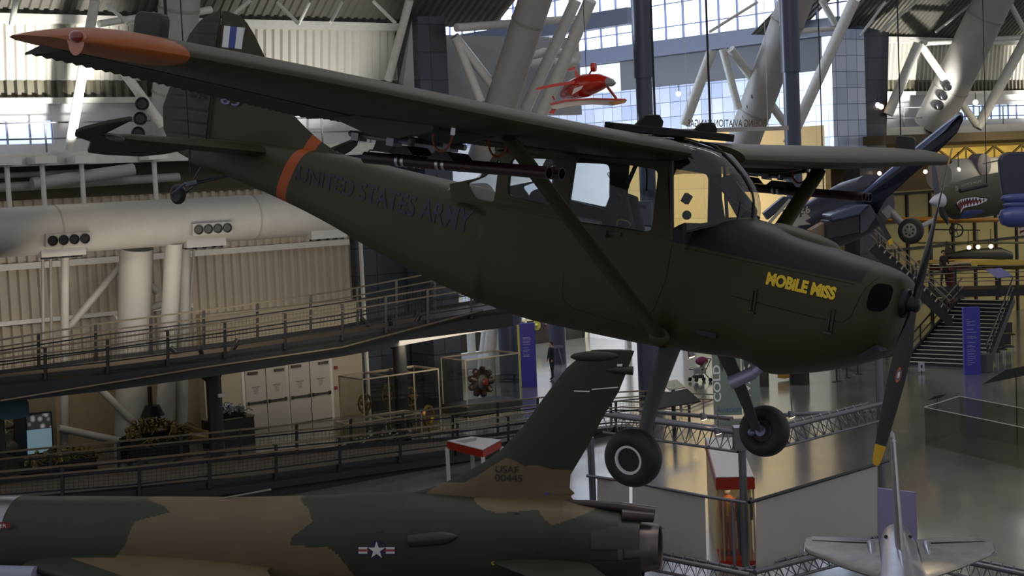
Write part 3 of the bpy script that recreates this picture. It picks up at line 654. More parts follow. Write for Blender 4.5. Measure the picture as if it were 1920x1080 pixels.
# left run of the long wall and right run
mb = MB(); mb.gbox(5, 37.4, VW, VW+.3, 0, 2.6); struct(mb.build('wall_left', mat('beige_base_wall', (118, 106, 84), .7, noise=.05)))
mb = MB(); mb.gbox(26.2, 33.4, VW-.45, VW, 0, 4.6); struct(mb.build('wall_door_bay', plaster))
corr(5, 33.2, [(VW, 2.6), (VW, 10.4)], .36, .12, 'wall_left_siding', siding)
mb = MB()
for z in (2.6, 6.8): mb.gbox(5, 33, VW-.3, VW-.12, z, z+.22)
mb.gbox(5, 26, VW-.3, VW-.12, 4.9, 5.05)
struct(mb.build('trim_girt', white_paint))
for i, (u0, u1) in enumerate(((5, 37.4), (62.2, 110))):
    sd = ('left', 'right')[i]
    mb = MB(); mb.gbox(u0, u1, 52.0, VW+.2, 10.42, 10.72); mb.gbox(u0, u1, 51.9, 52.02, 10.35, 10.8); struct(mb.build('trim_gallery_edge_'+sd, white_paint))
    mb = MB(); mb.gbox(u0, u1, VW, VW+.2, 10.72, 11.15); mb.gbox(u0, u1, VW, VW+.2, 11.95, 12.55); 
    wins = ((5, 21.2), (36.0, 37)) if i == 0 else ((64.3, 67.2), (70, 84), (88, 110))
    prev = u0
    for a, b in wins: mb.gbox(prev, a, VW, VW+.2, 11.15, 11.95); prev = b
    mb.gbox(prev, u1, VW, VW+.2, 11.15, 11.95)
    struct(mb.build('wall_gallery_'+sd, white_wall))
    for k, (a, b) in enumerate(wins):
        mb = MB(); mb.gbox(a, b, VW+.15, VW+.2, 11.1, 12.0); struct(mb.build('window_%d' % (k+1+3*i), mat('daylight_pane', (200, 215, 245), .4, emit=(176, 200, 255), es=1.6)))
        mb = MB(); n = int((b-a)/.8)
        for q in range(n+1): mb.gbox(a+q*(b-a)/max(1, n)-.03, a+q*(b-a)/max(1, n)+.03, VW+.06, VW+.14, 11.15, 11.95)
        struct(mb.build('window_%d_mullion' % (k+1+3*i), mat('mullion_grey', (150, 155, 170), .5)))
    mb = MB(); mb.gbox(u0, u1, VW-.5, VW+.1, 12.52, 12.72); struct(mb.build('trim_ledge_'+sd, white_paint))
    corr(u0, u1, [(VW, 12.7), (VW, 13.35)], .36, .2, 'wall_shade_strip_'+sd, mat('shade_strip_dark', (100, 98, 84), .6))  # dark sheet strip stands in for the scalloped shade above the ledge
    corr(u0, u1, [(VW-.12, 13.35), (VW-.35, 15.3)], .36, .14, 'wall_upper_'+sd, siding_hi)
    mb = MB(); mb.gbox(u0, u1, VW-1.0, VW-.3, 15.26, 15.55); struct(mb.build('trim_eave_'+sd, white_paint))
    corr(u0, u1, [(VW-.5, 15.5), (49.5, 18.2), (44, 21.5)], .36, .12, 'ceiling_deck_'+sd, deck_m)
# right lower wall: lit panels with dark grid, brown soffit
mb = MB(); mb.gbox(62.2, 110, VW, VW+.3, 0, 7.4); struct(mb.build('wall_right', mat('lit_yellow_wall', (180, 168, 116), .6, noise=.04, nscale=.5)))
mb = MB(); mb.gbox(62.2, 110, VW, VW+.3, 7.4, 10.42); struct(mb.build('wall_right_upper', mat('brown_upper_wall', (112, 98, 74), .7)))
mb = MB()
for k in range(24): u = 62.5+k*2.0; mb.gbox(u, u+.16, VW-.12, VW+.02, 0, 7.3)
for z in (1.2, 2.7, 4.2, 5.7, 7.2): mb.gbox(62.2, 110, VW-.12, VW+.02, z, z+.12)
struct(mb.build('trim_wall_grid', mat('dark_grid', (30, 28, 22), .5)))
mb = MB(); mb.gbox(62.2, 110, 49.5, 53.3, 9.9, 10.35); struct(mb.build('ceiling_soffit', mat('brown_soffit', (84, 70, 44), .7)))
mb = MB()
for k in range(16):
    u = 66+k*2.6
    mb.bar(G(u, 52.2, 8.95), G(u+1.3, 52.2, 9.6), .10); mb.bar(G(u+1.3, 52.2, 9.6), G(u+2.6, 52.2, 8.95), .10); mb.bar(G(u+1.3, 52.2, 8.95), G(u+1.3, 52.2, 9.6), .08)
mb.gbox(64, 110, 52.1, 52.3, 9.6, 9.75); mb.gbox(64, 110, 52.1, 52.3, 8.8, 8.95); struct(mb.build('trim_bar_joist', mat('joist_yellow', (150, 128, 60), .5)))
mb = MB(); mb.gbox(65, 110, 52.9, 52.95, 8.95, 9.6); struct(mb.build('window_12', mat('warm_clerestory', (240, 210, 110), .5, emit=(255, 205, 90), es=.28)))
# ---- the tall opening between the two clad fins, entrance wing beyond (wall along v at u=60)
def panel(pts, name, m, th=None):
    mb = MB(); mb.prism(pts, th if th is not None else VV*.3); return struct(mb.build(name, m))
panel([G(33.2, 52.85, 0), G(37.9, 52.85, 0), G(37.9, 52.85, 10.6), G(33.2, 52.85, 10.6)], 'wall_left_fin', dark_tile, VV*.6)
FU0 = ONV(786, 100, 51).dot(UU); FU1 = ONV(838, 100, 51).dot(UU); FUs = ONV(748, 100, 52).dot(UU)
panel([G(FU0, 51, 0), G(FU1, 51, 0), G(FU1, 51, 15.75), G(FU0, 51, 15.7)], 'wall_left_fin_end', dark_tile, VV*1.6)
panel([G(FUs, 52.4, 10.4), G(FU0, 51.2, 10.4), G(FU0, 51.1, 15.6), G(FUs+.5, 52.1, 15.4)], 'wall_left_fin_return', mat('fin_silver', (170, 174, 182), .3, metal=.4), VV*.3)
panel([G(62.3, 51.5, 0), G(64.0, 51.5, 0), G(64.6, 51.0, 15.6), G(62.3, 51.0, 15.9)], 'wall_right_fin_end', dark_tile, VV*1.0)
mb = MB(); mb.add([G(60, 50.6, 9.8), G(62.4, 50.6, 9.8), G(62.4, 50.6, 15.6), G(60, 50.6, 15.6), G(60, 90, 15.6), G(60, 90, 9.8)], [(0, 1, 2, 3), (0, 3, 4, 5)])
mb = MB(); mb.gbox(60, 62.5, 50.9, 51.5, 9.6, 15.7); struct(mb.build('wall_entrance_jamb', blue_tile))
mb = MB(); mb.gbox(60, 60.4, 51.5, 95, 11.0, 13.7); struct(mb.build('wall_entrance_tiles', blue_tile))
mb = MB(); mb.gbox(60.1, 60.5, 51.5, 66.5, 13.7, 15.5); mb.gbox(60.1, 60.5, 51.5, 95, 15.3, 15.5); struct(mb.build('wall_entrance_upper', mat('soft_grey_wall', (84, 86, 92), .6)))
mb = MB(); mb.gbox(60.1, 60.5, 66.5, 95, 13.7, 15.3); struct(mb.build('wall_entrance_light', mat('bright_wall', (235, 238, 245), .6, emit=(230, 236, 255), es=.0)))
mb = MB(); mb.gbox(59.6, 60.2, 50.2, 95, 15.35, 16.2); struct(mb.build('trim_fascia', mat('grey_fascia', (92, 98, 116), .5)))
mb = MB(); mb.gbox(60, 60.4, 51.5, 66.5, 4.6, 11.0); struct(mb.build('wall_entrance_tan', tan_wall))
mb = MB(); mb.gbox(59.9, 60.4, 51.5, 66.5, 0, 4.6); struct(mb.build('wall_entrance_lower', mat('concourse_olive_wall', (158, 158, 142), .6)))
mb = MB(); mb.gbox(59.9, 60.4, 66.5, 95, 0, 11.0); struct(mb.build('wall_entrance_white', white_wall))
# high glazed wall: panes over daylight
mb = MB(); mb.gbox(60.3, 60.35, 50, 95, 16.2, 26); struct(mb.build('window_7', mat('sky_pane', (230, 238, 255), .3, emit=(226, 236, 255), es=2.2)))
mb = MB()
for k in range(34): v = 50.5+k*1.35; mb.gbox(60.1, 60.22, v, v+.07, 16.2, 26)
for k in range(8): z = 16.9+k*1.25; mb.gbox(60.1, 60.22, 50, 95, z, z+.06)
struct(mb.build('window_7_mullion', mat('glazing_bar', (120, 128, 160), .5)))
mb = MB(); mb.gbox(58.7, 59.5, 64.2, 84, 17.25, 18.15); struct(mb.build('trim_window_beam', mat('window_beam', (56, 60, 74), .5)))
mb = MB(); mb.gbox(25, 62, 94.5, 95, 0, 26); struct(mb.build('wall_far', white_wall))
mb = MB(); mb.gbox(37.5, 38.0, 53, 95, 0, 15); struct(mb.build('wall_entrance_left', white_wall))
panel([G(37.5, 53.0, 11.8), G(45.5, 53.0, 11.8), G(45.5, 53.0, 15.2), G(37.5, 53.0, 15.2)], 'wall_soffit_panel', mat('pale_grey_panel', (170, 172, 176), .6))
corr(37.4, 41.2, [(53.6, 15.6), (49.5, 18.2), (44, 21.5)], .36, .12, 'ceiling_deck_middle', deck_m)
corr(57.2, 62.2, [(53.6, 15.6), (49.5, 18.2), (44, 21.5)], .36, .12, 'ceiling_deck_corner', deck_m)
# glazed entrance screen carrying the hangar name, read from behind
for k, (a, b) in enumerate([(0, 1)]):
    A = W(1288, 236, 74); B = W(1436, 234, 76)
def nm(a, b):
    p0 = W(1436, 238, 60); p1 = W(1287, 238, 60); q = W(1436, 224, 60)
    return p0+(p1-p0)*a+(q-p0)*b
o = text_map('hangar_name_sign', 'BOEING AVIATION HANGAR', nm, mat('bronze_letters', (84, 58, 34), .5), bold=.01)
tag(o, 'bronze letters spelling the hangar name backwards above the tan wall', 'sign')
mb = MB(); mb.bar(W(1270, 246, 60), W(1478, 240, 60), .18, .16); one(mb, 'letter_rail', duct_paint, 'pale steel rail running under the backwards bronze letters', 'beam')

# ---- roof trusses: big inclined duct tubes, chords and braces
def arch(lx, ly, tx, ty, r, lab, nm_='air_duct_column', lowz=None, v=52.0, m=None, cat='duct', rings=True, name2=None):
    a = ONV(lx, ly, v); u = a.dot(UU); b = ONU(tx, ty, u); d = (b-a).normalized()
    b2 = b+d*1.2; lo = a.copy()
    if lowz is not None:
        lo = G(u, v+.0, lowz)
    b_ = MB(); 
    pts = [lo, a, b2] if lowz is not None else [a-d*.2, b2]
    b_.tube(pts, r, 24)
    o = thing(nm_, lab, cat, pts[0]); b_.build('pipe', m or duct_paint, o, smooth=True)
    if rings:
        for t in (.25, .75):
            q = MB(); c = a.lerp(b2, t); q.lathe(c, d, [(-.04, r), (-.04, r+.03), (.04, r+.03), (.04, r)], 24); q.build('joint_band', mat('duct_band', (140, 138, 130), .5), o, smooth=True)
    return o, a, b2, d
def vents(o, a, d, n, r, side=1):
    """round air nozzles in a cluster on the tube"""
    for k in range(n):
        c = a+d*(k*.55)-VV*(r+.02)+UU*.0
        q = MB(); q.lathe(c, -VV-UU*.25, [(-.12, .22), (.10, .24), (.12, .20), (.08, .16), (.08, 0)], 18); q.build('air_nozzle', mat('nozzle_dark', (34, 34, 38), .35, metal=.4), o, smooth=True)
ducts = []
o, a, b, d = arch(318, 250, 337, 0, .72, 'wide pale duct tube rising behind the tail fin'); vents(o, ONV(258, 250, 51.2), (ONU(266, 190, ONV(258, 250, 51.2).dot(UU))-ONV(258, 250, 51.2)).normalized(), 3, .0)
arch(905, 300, 1003, 0, .66, 'wide pale duct tube leaning right above the near wing')
o, a, b, d = arch(1385, 290, 1492, 0, .78, 'wide pale duct tube leaning right beside the tall dark column'); p_ = ONV(1397, 218, 51.0); vents(o, p_, (ONU(1410, 190, p_.dot(UU))-p_).normalized(), 3, .0)
o, a, b, d = arch(1750, 230, 1862, 0, .98, 'wide pale duct tube leaning right near the right edge', ); p_ = ONV(1760, 198, 50.9); vents(o, p_, (ONU(1772, 170, p_.dot(UU))-p_).normalized(), 3, .0)
truss_lab = iter(['slim white chord at the far left edge of the wall', 'slim white chord passing behind the orange wing tip', 'slim white brace left of the tail fin', 'slim white chord left of the dark clad fin', 'slim grey brace crossing in front of the first leaning duct',
 'slim grey brace left of the first leaning duct', 'slim grey chord beside the red biplane tail', 'thick grey chord passing in front of the red biplane', 'slim grey chord standing left of the backwards letters', 'slim grey brace right of the backwards letters',
 'thick pale chord crossing behind the tall dark column', 'slim brace crossing the second leaning duct', 'slim pale chord above the right gallery rail', 'slim brace crossing down the right leaning duct', 'thick pale chord at the right edge of the roof',
 'slim chord at the top right corner', 'slim white chord upper left of the fin', 'thin chord above the second duct', 'slim brace under the dark window beam', 'short brace at the right end of the fascia'])
TR = [((0, 0), (0, 0))]
def rod(x0, y0, x1, y1, r, v0=51.0, v1=None, lab=None, m=None):
    a = ONV(x0, y0, v0); u = a.dot(UU); b = ONV(x1, y1, v1) if v1 else ONU(x1, y1, u)
    if (b-a).length > 14: b = ONV(x1, y1, v0-2)
    q = MB(); q.tube([a, b], r, 12)
    return one(q, 'roof_truss_member', m or white_paint, lab, 'truss', 'steel members of the roof trusses', smooth=True)
rod(22, 45, 30, 0, .10, 51, 50.2, next(truss_lab)); rod(130, 280, 178, 0, .17, 51, 49.2, next(truss_lab)); rod(232, 135, 305, 235, .17, 51, 51, next(truss_lab)); rod(728, 150, 768, 0, .16, 51, 49.3, next(truss_lab))
rod(852, 68, 955, 200, .20, 50.8, 50.5, next(truss_lab)); rod(855, 72, 902, 190, .18, 50.8, 50.5, next(truss_lab)); rod(985, 205, 1080, 0, .25, 51.5, 49.3, next(truss_lab)); rod(1015, 215, 1107, 0, .27, 50.5, 47.5, next(truss_lab))
rod(1283, 235, 1335, 95, .24, 51, 50, next(truss_lab)); rod(1355, 92, 1385, 205, .18, 51, 50.6, next(truss_lab)); rod(1478, 270, 1602, 0, .27, 50.5, 47.8, next(truss_lab)); rod(1370, 92, 1478, 240, .20, 50.6, 50.5, next(truss_lab))
rod(1665, 215, 1722, 82, .26, 51, 50.0, next(truss_lab)); rod(1725, 82, 1832, 235, .20, 50.6, 50.5, next(truss_lab)); rod(1832, 240, 1925, 70, .27, 50.5, 49.0, next(truss_lab)); rod(1890, 0, 1920, 55, .15, 50.5, 50.4, next(truss_lab))
rod(415, 45, 470, 0, .09, 51, 50.3, next(truss_lab)); rod(1540, 0, 1566, 45, .16, 50, 50, next(truss_lab))
for k, (x0, y0, x1, y1, r, lab) in enumerate(((330, 30, 395, 18, .13, 'white tie bar left of the fin top'), (185, 45, 290, 28, .12, 'white tie bar above the orange tip'), (855, 52, 1075, 36, .17, 'pale tie bar crossing the first leaning duct'), (1735, 80, 1925, 70, .15, 'pale tie bar crossing the right leaning duct'), (1500, 58, 1585, 52, .13, 'pale tie bar right of the tall dark column'))):
    q = MB(); q.tube([ONV(x0, y0, 50.2), ONV(x1, y1, 50.4)], r, 12); one(q, 'roof_tie_bar', white_paint, lab, 'truss', 'tie bars of the roof trusses', smooth=True)
# angled roof-deck bracing seen as thin white lines
for k, (x0, y0, x1, y1, lab) in enumerate(((200, 8, 240, 44, 'thin deck brace above the dark box on the wing'), (520, 4, 560, 45, 'thin deck brace right of the fin'), (560, 45, 580, 4, 'thin deck brace right of its pair beyond the fin'), (640, 4, 620, 42, 'thin deck brace above the corrugated panel'), (700, 2, 742, 44, 'thin deck brace left of the dark clad fin'), (1650, 60, 1720, 2, 'thin deck brace left of the right leaning duct'), (1612, 68, 1660, 4, 'thin deck brace right of the fascia'), (1755, 60, 1820, 8, 'thin deck brace in front of the right leaning duct'), (1330, 60, 1420, 4, 'thin deck brace below the dark roof by the glazing'))):
    q = MB(); q.tube([ONV(x0, y0, 50.6), ONV(x1, y1, 50.0)], .07, 8); one(q, 'deck_brace', white_paint, lab, 'brace', 'thin braces under the roof deck', smooth=True)
# pipe loops beside the glazing
q = MB(); q.tube([ONV(990, 122, 51.5), ONV(1020, 116, 51.5), ONV(1060, 118, 51.5), ONV(1078, 116, 51.5), ONV(1081, 112, 51.5), ONV(1082, 98, 51.5)], .19, 14); one(q, 'elbow_pipe', white_paint, 'pale pipe with an upturned elbow above the red biplane', 'pipe', smooth=True)
q = MB(); q.tube([ONV(992, 106, 52.3), ONV(1020, 96, 52.3), ONV(1055, 98, 52.3)], .15, 14); one(q, 'bent_pipe', white_paint, 'pale bent pipe just above the elbow pipe', 'pipe', smooth=True)
# tall dark round columns in front of the entrance
def col(x, y0, y1, v, r, lab, base=None, capr=None):
    p = ONV(x, y1, v); u = p.dot(UU); t = thing('round_column', lab, 'column', G(u, v, 0), group='round columns at the entrance')
    q = MB(); top = 20 if base is None else base; q.tube([G(u, v, 0), G(u, v, top)], r, 24); q.build('shaft', mat('column_blue_grey', (70, 74, 92), .35, metal=.2), t, smooth=True)
    if capr: q = MB(); q.tube([G(u, v, 13.2), G(u, v, 16.8)], capr, 24); q.build('sleeve', MATS['column_blue_grey'], t, smooth=True)
    return t
col(1210, 0, 230, 50, .36, 'tall dark column left of the backwards letters', 22, .42)
col(1487, 0, 270, 46.5, .36, 'tall dark column right of the backwards letters', 22, .42)
col(962, 580, 735, 55, .55, 'grey-green column left of the first blue sign', 8)
col(1048, 620, 700, 58, .40, 'dark column right of the first blue sign', 8)
col(1219, 655, 790, 46, .42, 'dark column behind the near landing gear leg', 8.0)
# horizontal air duct with nozzle boxes, both runs
def hduct(u0, u1, lab):
    t = thing('horizontal_air_duct', lab, 'duct', G((u0+u1)/2, 49.2, 8.2)); q = MB(); q.tube([G(u0, 49.2, 8.22), G(u1, 49.2, 8.22)], .80, 32); q.build('pipe', duct_paint, t, smooth=True)
    k = u0+3
    while k < u1:
        q = MB(); q.lathe(G(k, 49.2, 8.22), UU, [(-.03, .8), (-.03, .815), (.03, .815), (.03, .8)], 32); q.build('seam_band', MATS['duct_band'], t, smooth=True); k += 7.2
    return t
hl = hduct(2, 37, 'long pale horizontal duct on the left wall under the gallery'); hr = hduct(66, 110, 'long horizontal duct on the right wall behind the shark-mouth plane')
def nozzle_box(p, ax, dn, lab):
    """ax along duct, dn facing direction"""
    t = thing('nozzle_box', lab, 'air vent', p, group='air nozzle boxes on the left duct'); up = ax.cross(dn).normalized()
    q = MB(); q.box(p, 1.5, .42, .42, ax, dn, up); q.build('box', mat('box_white', (150, 150, 152), .5), t)
    for k in range(4):
        c = p+ax*(-.54+.36*k)+dn*.2
        q = MB(); q.lathe(c, dn, [(-.05, .165), (.07, .165), (.07, .14), (.03, .12), (.03, 0)], 20); q.build('nozzle', MATS['nozzle_dark'] if 'nozzle_dark' in MATS else black_steel, t, smooth=True)
    return t
ff = (-VV*.95-Vector((0, 0, .15))).normalized()
for x, y, lab in ((124, 447, 'left one of the front-facing nozzle boxes'), (394, 427, 'nozzle box facing out right of the tail wheel')):
    p = ONV(x, y, 48.5); nozzle_box(p, UU, ff, lab+' on the pale duct')
for x, y, lab in ((115, 468, 'nozzle box hanging below the left duct box'), (382, 451, 'nozzle box hanging below the right duct box'), (612, 436, 'nozzle box partly hidden by the fuselage')):
    p = ONV(x, y, 48.9); nozzle_box(p, UU, Vector((0, 0, -1)), lab)
# left wall columns and braces
for k, (x0, y0, x1, y1, r, v, lab) in enumerate(((108, 700, 122, 480, .14, 51.5, 'slim pale column under the left nozzle box'), (232, 660, 256, 465, .58, 51.8, 'wide pale duct drop between the two slim columns'), (305, 860, 326, 455, .30, 51.0, 'pale column behind the dark ramp'), (330, 690, 345, 465, .22, 51.0, 'pale column right of the wide drop'), (72, 720, 80, 485, .05, 52, 'thin conduit at the left wall'), (88, 720, 95, 485, .05, 52, 'thin conduit beside its pair at the left wall'), (352, 640, 364, 462, .05, 52, 'thin conduit right of the columns'))):
    a = ONV(x0, y0, v); u = a.dot(UU); q = MB(); q.tube([G(u, v, 0 if y0 > 640 else a.z), ONU(x1, y1, u)], r, 20); one(q, 'wall_column', duct_paint, lab, 'column', 'pale columns and pipes on the left wall', smooth=True)
for x0, y0, x1, y1, v, lab in ((125, 618, 225, 500, 51.5, 'pale diagonal brace left of the wide duct drop'), (220, 462, 295, 548, 51, 'pale diagonal brace crossing the wide duct drop'), (215, 598, 305, 570, 51, 'pale brace low behind the ramp'), (180, 722, 265, 805, 51, 'pale diagonal brace behind the brass engine'), (110, 803, 230, 828, 51, 'low pale brace left of the brass engine')):
    q = MB(); q.tube([ONV(x0, y0, v), ONV(x1, y1, v)], .13, 10); one(q, 'wall_brace', duct_paint, lab, 'brace', 'diagonal braces on the left wall', smooth=True)
# gallery rails and the hung aeroplane models/planes on it
def rail_run(u0, u1, v, z, lab):
    t = thing('gallery_railing', lab, 'railing', G((u0+u1)/2, v, z)); k = u0
    q = MB()
    for h in (.55, 1.1): q.tube([G(u0, v, z+h), G(u1, v, z+h)], .03, 8)
    q.build('rail', mat('rail_grey', (110, 112, 118), .4), t)
    n = 0
    while k < u1 and n < 30:
        q = MB(); q.tube([G(k, v, z), G(k, v, z+1.1)], .035, 8); q.build('post', MATS['rail_grey'], t); k += 2.2; n += 1
rail_run(5, 37, 52.0, 10.72, 'railing of the upper gallery on the left'); rail_run(62.5, 110, 52.0, 10.72, 'railing of the upper gallery on the right')
for k, (x, y, lab) in enumerate(((78, 300, 'white lamp shade box under the left gallery edge'), (152, 300, 'white box under the gallery below the stabilizer'), (288, 293, 'white box under the gallery left of the tail wheel'), (12, 303, 'white box under the gallery at the left frame edge'))):
    p = ONV(x, y, 51.4); q = MB(); q.box(p, .75, .8, .25, UU, VV); q.tube([p, p-Vector((0, 0, 2.0))], .09, 10); one(q, 'gallery_bracket', white_paint, lab, 'bracket', 'brackets under the left gallery')

# things stored under the left gallery
for k, (x0, y0, x1, y1, r, v, lab) in enumerate(((-10, 352, 335, 332, .16, 52.4, 'long dim pipe under the left gallery'), (60, 345, 250, 318, .22, 51.6, 'inclined pale pipe under the left gallery'), (-10, 330, 160, 322, .10, 52.6, 'thin upper pipe under the left gallery'))):
    q = MB(); q.tube([ONV(x0, y0, v), ONV(x1, y1, v)], r, 12); one(q, 'gallery_pipe', duct_paint, lab, 'pipe', 'pipes under the left gallery', smooth=True)
mb = MB(); mb.gbox(5, 34, 53.15, 53.2, 9.2, 10.4); struct(mb.build('wall_under_gallery', mat('gallery_shade_brown', (74, 68, 54), .8)))  # brown sheet over the siding, shade under the gallery put into its colour
q = MB()
for x in (1290, 1440, 1472): q.bar(W(x, 244, 60), W(x, 244, 60)+Vector((0, 0, 7)), .02, .02, up=(1, 0, 0))
one(q, 'sign_hanger', white_paint, 'thin hangers holding the rail of the backwards letters', 'hanger')
# ================================================================== CAMOUFLAGED FIGHTER BELOW
FX = Vector((-.978, .208, 0)).normalized(); FZ = Vector((0, 0, 1)); FY = FZ.cross(FX)     # nose to the left, FY towards the camera
FO = W(1238, 1010, 30)
FO.z = 2.05
FM = Matrix((FX, FY, FZ)).transposed().to_4x4(); FM.translation = FO
def f2(x, y, off=0.0):
    """pixel -> (X, Z) on the fighter's own plane at lateral offset off"""
    r = ray(x, y); o = FO+FY*off; t = (o-CAM).dot(FY)/r.dot(FY); p = CAM+r*t-FO
    return p.dot(FX), p.z
camo_tan = mat('camo_tan', (92, 79, 56), .5, noise=.10, nscale=1.5)
camo_green = mat('camo_green', (37, 42, 29), .5, noise=.12, nscale=1.5)
camo_metal = mat('burnt_metal', (96, 88, 88), .4, metal=.7, noise=.3, nscale=4)
tan_polys = [[(150, 925), (300, 953), (316, 962), (256, 976), (248, 1000), (245, 1015), (226, 1040), (240, 1058), (300, 1200), (760, 1200), (640, 1035), (622, 1022), (550, 1018), (553, 1003), (588, 976), (576, 957), (545, 942), (505, 936), (480, 920)],
             [(800, 925), (812, 915), (833, 903), (872, 904), (905, 885), (950, 857), (965, 861), (985, 872), (1010, 871), (1035, 879), (1075, 882), (1100, 900), (1100, 925), (1150, 950), (1150, 962), (1110, 966), (1060, 981), (1032, 988), (1015, 976), (1003, 963), (930, 967), (900, 962), (875, 946), (860, 934)]]
TP = [[f2(x, y, .0 if k else .6) for x, y in P] for k, P in enumerate(tan_polys)]
TPf = [f2(x, y, .75) for x, y in [(855, 925), (865, 937), (880, 950), (905, 962), (930, 967), (1003, 963), (1015, 976), (1032, 988), (1060, 981), (1110, 966), (1150, 962), (1150, 925)]]
fgt = thing('camouflaged_jet_fighter', 'green and tan camouflaged jet fighter standing below the hanging olive aeroplane', 'aeroplane', mtx=FM)
def camo_assign(mb, polys, thr=None):
    for i, f in enumerate(mb.f):
        c = sum((mb.v[k] for k in f), Vector())/len(f)
        mb.m[i] = 1 if any(inpoly(c.x, c.z, P) for P in polys) else 0
spine = [f2(x, y) for x, y in [(1150, 945), (1060, 935), (900, 930), (770, 923), (700, 925), (620, 930), (450, 934), (130, 932), (0, 932)]]
# X, half width, top, bottom
sX = [p[0] for p in spine]
def topz(X): return lerp(X, sorted([(a, b) for a, b in spine]))[0]
FS = []
x_ = .75
while x_ < 15.6:
    tz = topz(max(x_, sX[0])); k = min(1, (x_-.75)/4.5); hh = .72+.28*k; wd = .60+.22*k
    tz2 = tz-.0 if x_ > 1.8 else tz-.12*(1.8-x_)
    FS.append((x_, wd, tz2, tz2-2*hh)); x_ += .022
mb = MB(); R = []
for X, wd, a, b in FS:
    zc, h = (a+b)/2, (a-b)/2
    R.append([Vector((X, wd*sgnp(math.cos(t), .9), zc+h*sgnp(math.sin(t), .85))) for t in [2*math.pi*k/170 for k in range(170)]])
mb.loft(R); camo_assign(mb, [TP[0], TPf]); ffus = mb.build('fuselage', [camo_green, camo_tan], fgt, smooth=True, local=True)
# nose part: bare metal panel
xl = f2(30, 935)[0]; mb = MB(); R = []
for X, wd, a, b in FS:
    if X < xl: continue
    zc, h = (a+b)/2, (a-b)/2; R.append([Vector((X-.10*math.sin(t), (wd+.012)*sgnp(math.cos(t), .9), zc+(h+.012)*sgnp(math.sin(t), .85))) for t in [2*math.pi*k/72 for k in range(72)]])
mb.loft(R); mb.build('bare_metal_panel', mat('bare_metal', (150, 154, 158), .3, metal=.9), fgt, smooth=True, local=True)
text_map('warning_lettering', 'ER', lambda a, b: (lambda q: Vector((q[0], .86, q[1])))(f2(0+12*a, 989-7*b, .86)), mat('marking_white', (215, 215, 215), .5), fgt, local=True)
mb = MB(); mb.prism([Vector((f2(x, y, .84)[0], .84, f2(x, y, .84)[1])) for x, y in ((0, 979), (20, 979), (20, 990), (0, 990))], (0, .006, 0)); mb.build('warning_panel', mat('warning_red', (120, 30, 30), .5), fgt, local=True)
# fin
finP = [(1190, 657), (1150, 654), (1110, 656), (1093, 664), (1062, 690), (1020, 745), (980, 800), (940, 843), (905, 868), (870, 887), (838, 903), (806, 915), (770, 924), (770, 940), (1080, 945), (1070, 930), (1078, 925), (1068, 915), (1070, 890), (1100, 840), (1135, 775), (1160, 735), (1172, 705)]
FP = [f2(*p) for p in finP]
mb = MB(); step = .018; zt = max(p[1] for p in FP); zb = min(p[1] for p in FP)
def span(z):
    xs_ = []
    n = len(FP)
    for i in range(n):
        (x1, y1), (x2, y2) = FP[i], FP[i-1]
        if (y1 > z) != (y2 > z): xs_.append((x2-x1)*(z-y1)/(y2-y1)+x1)
    return (min(xs_), max(xs_)) if len(xs_) >= 2 else None
z = zb+.01; R = []
while z < zt-.005:
    sp = span(z)
    if sp:
        a, b = sp; th = .10-.05*(z-zb)/(zt-zb); K = 110
        R.append([Vector((b-(b-a)*k/K, th*math.sin(math.pi*(k/K)**.7), z)) for k in range(K+1)]+[Vector((b-(b-a)*k/K, -th*math.sin(math.pi*(k/K)**.7), z)) for k in range(K-1, 0, -1)])
    z += step
mb.loft(R); camo_assign(mb, [TP[1]]); ffin = mb.build('fin', [camo_green, camo_tan], fgt, smooth=True, local=True, ang=60)
def on_f(x, y, off): q = f2(x, y, off); return Vector((q[0], off, q[1]))
for tx, c in (('USAF', [(929, 873), (972, 875)]), ('00445', [(928, 889), (979, 891)])):
    def fn(a, b, c=c): return on_f(c[0][0]+(c[1][0]-c[0][0])*a, c[0][1]+(c[1][1]-c[0][1])*a+13-13*b, .112)
    text_map('serial_lettering', tx, fn, mat('serial_black', (30, 32, 32), .6), ffin, local=True)
for x0, y0, x1, y1, w_ in ((1110, 729, 1159, 725, 2), (1076, 732, 1106, 733, 2), (1157, 682, 1167, 682, 5)):
    mb = MB(); mb.prism([on_f(x0, y0, .085), on_f(x1, y1, .085), on_f(x1, y1+w_, .085), on_f(x0, y0+w_, .085)], (0, .01, 0)); mb.build('white_marking', MATS['marking_white'], ffin, local=True)
mb = MB(); a = on_f(1135, 693, .02); b = on_f(1187, 695, .02); mb.tube([a, a.lerp(b, .3), b], [.02, .07, .085], 12); mb.build('fuel_vent', camo_green, ffin, local=True, smooth=True)
mb = MB(); mb.sphere(on_f(1115, 668, .03), .3, sc=(1.6, .22, .35)); mb.build('antenna_bulge', camo_green, ffin, local=True, smooth=True)
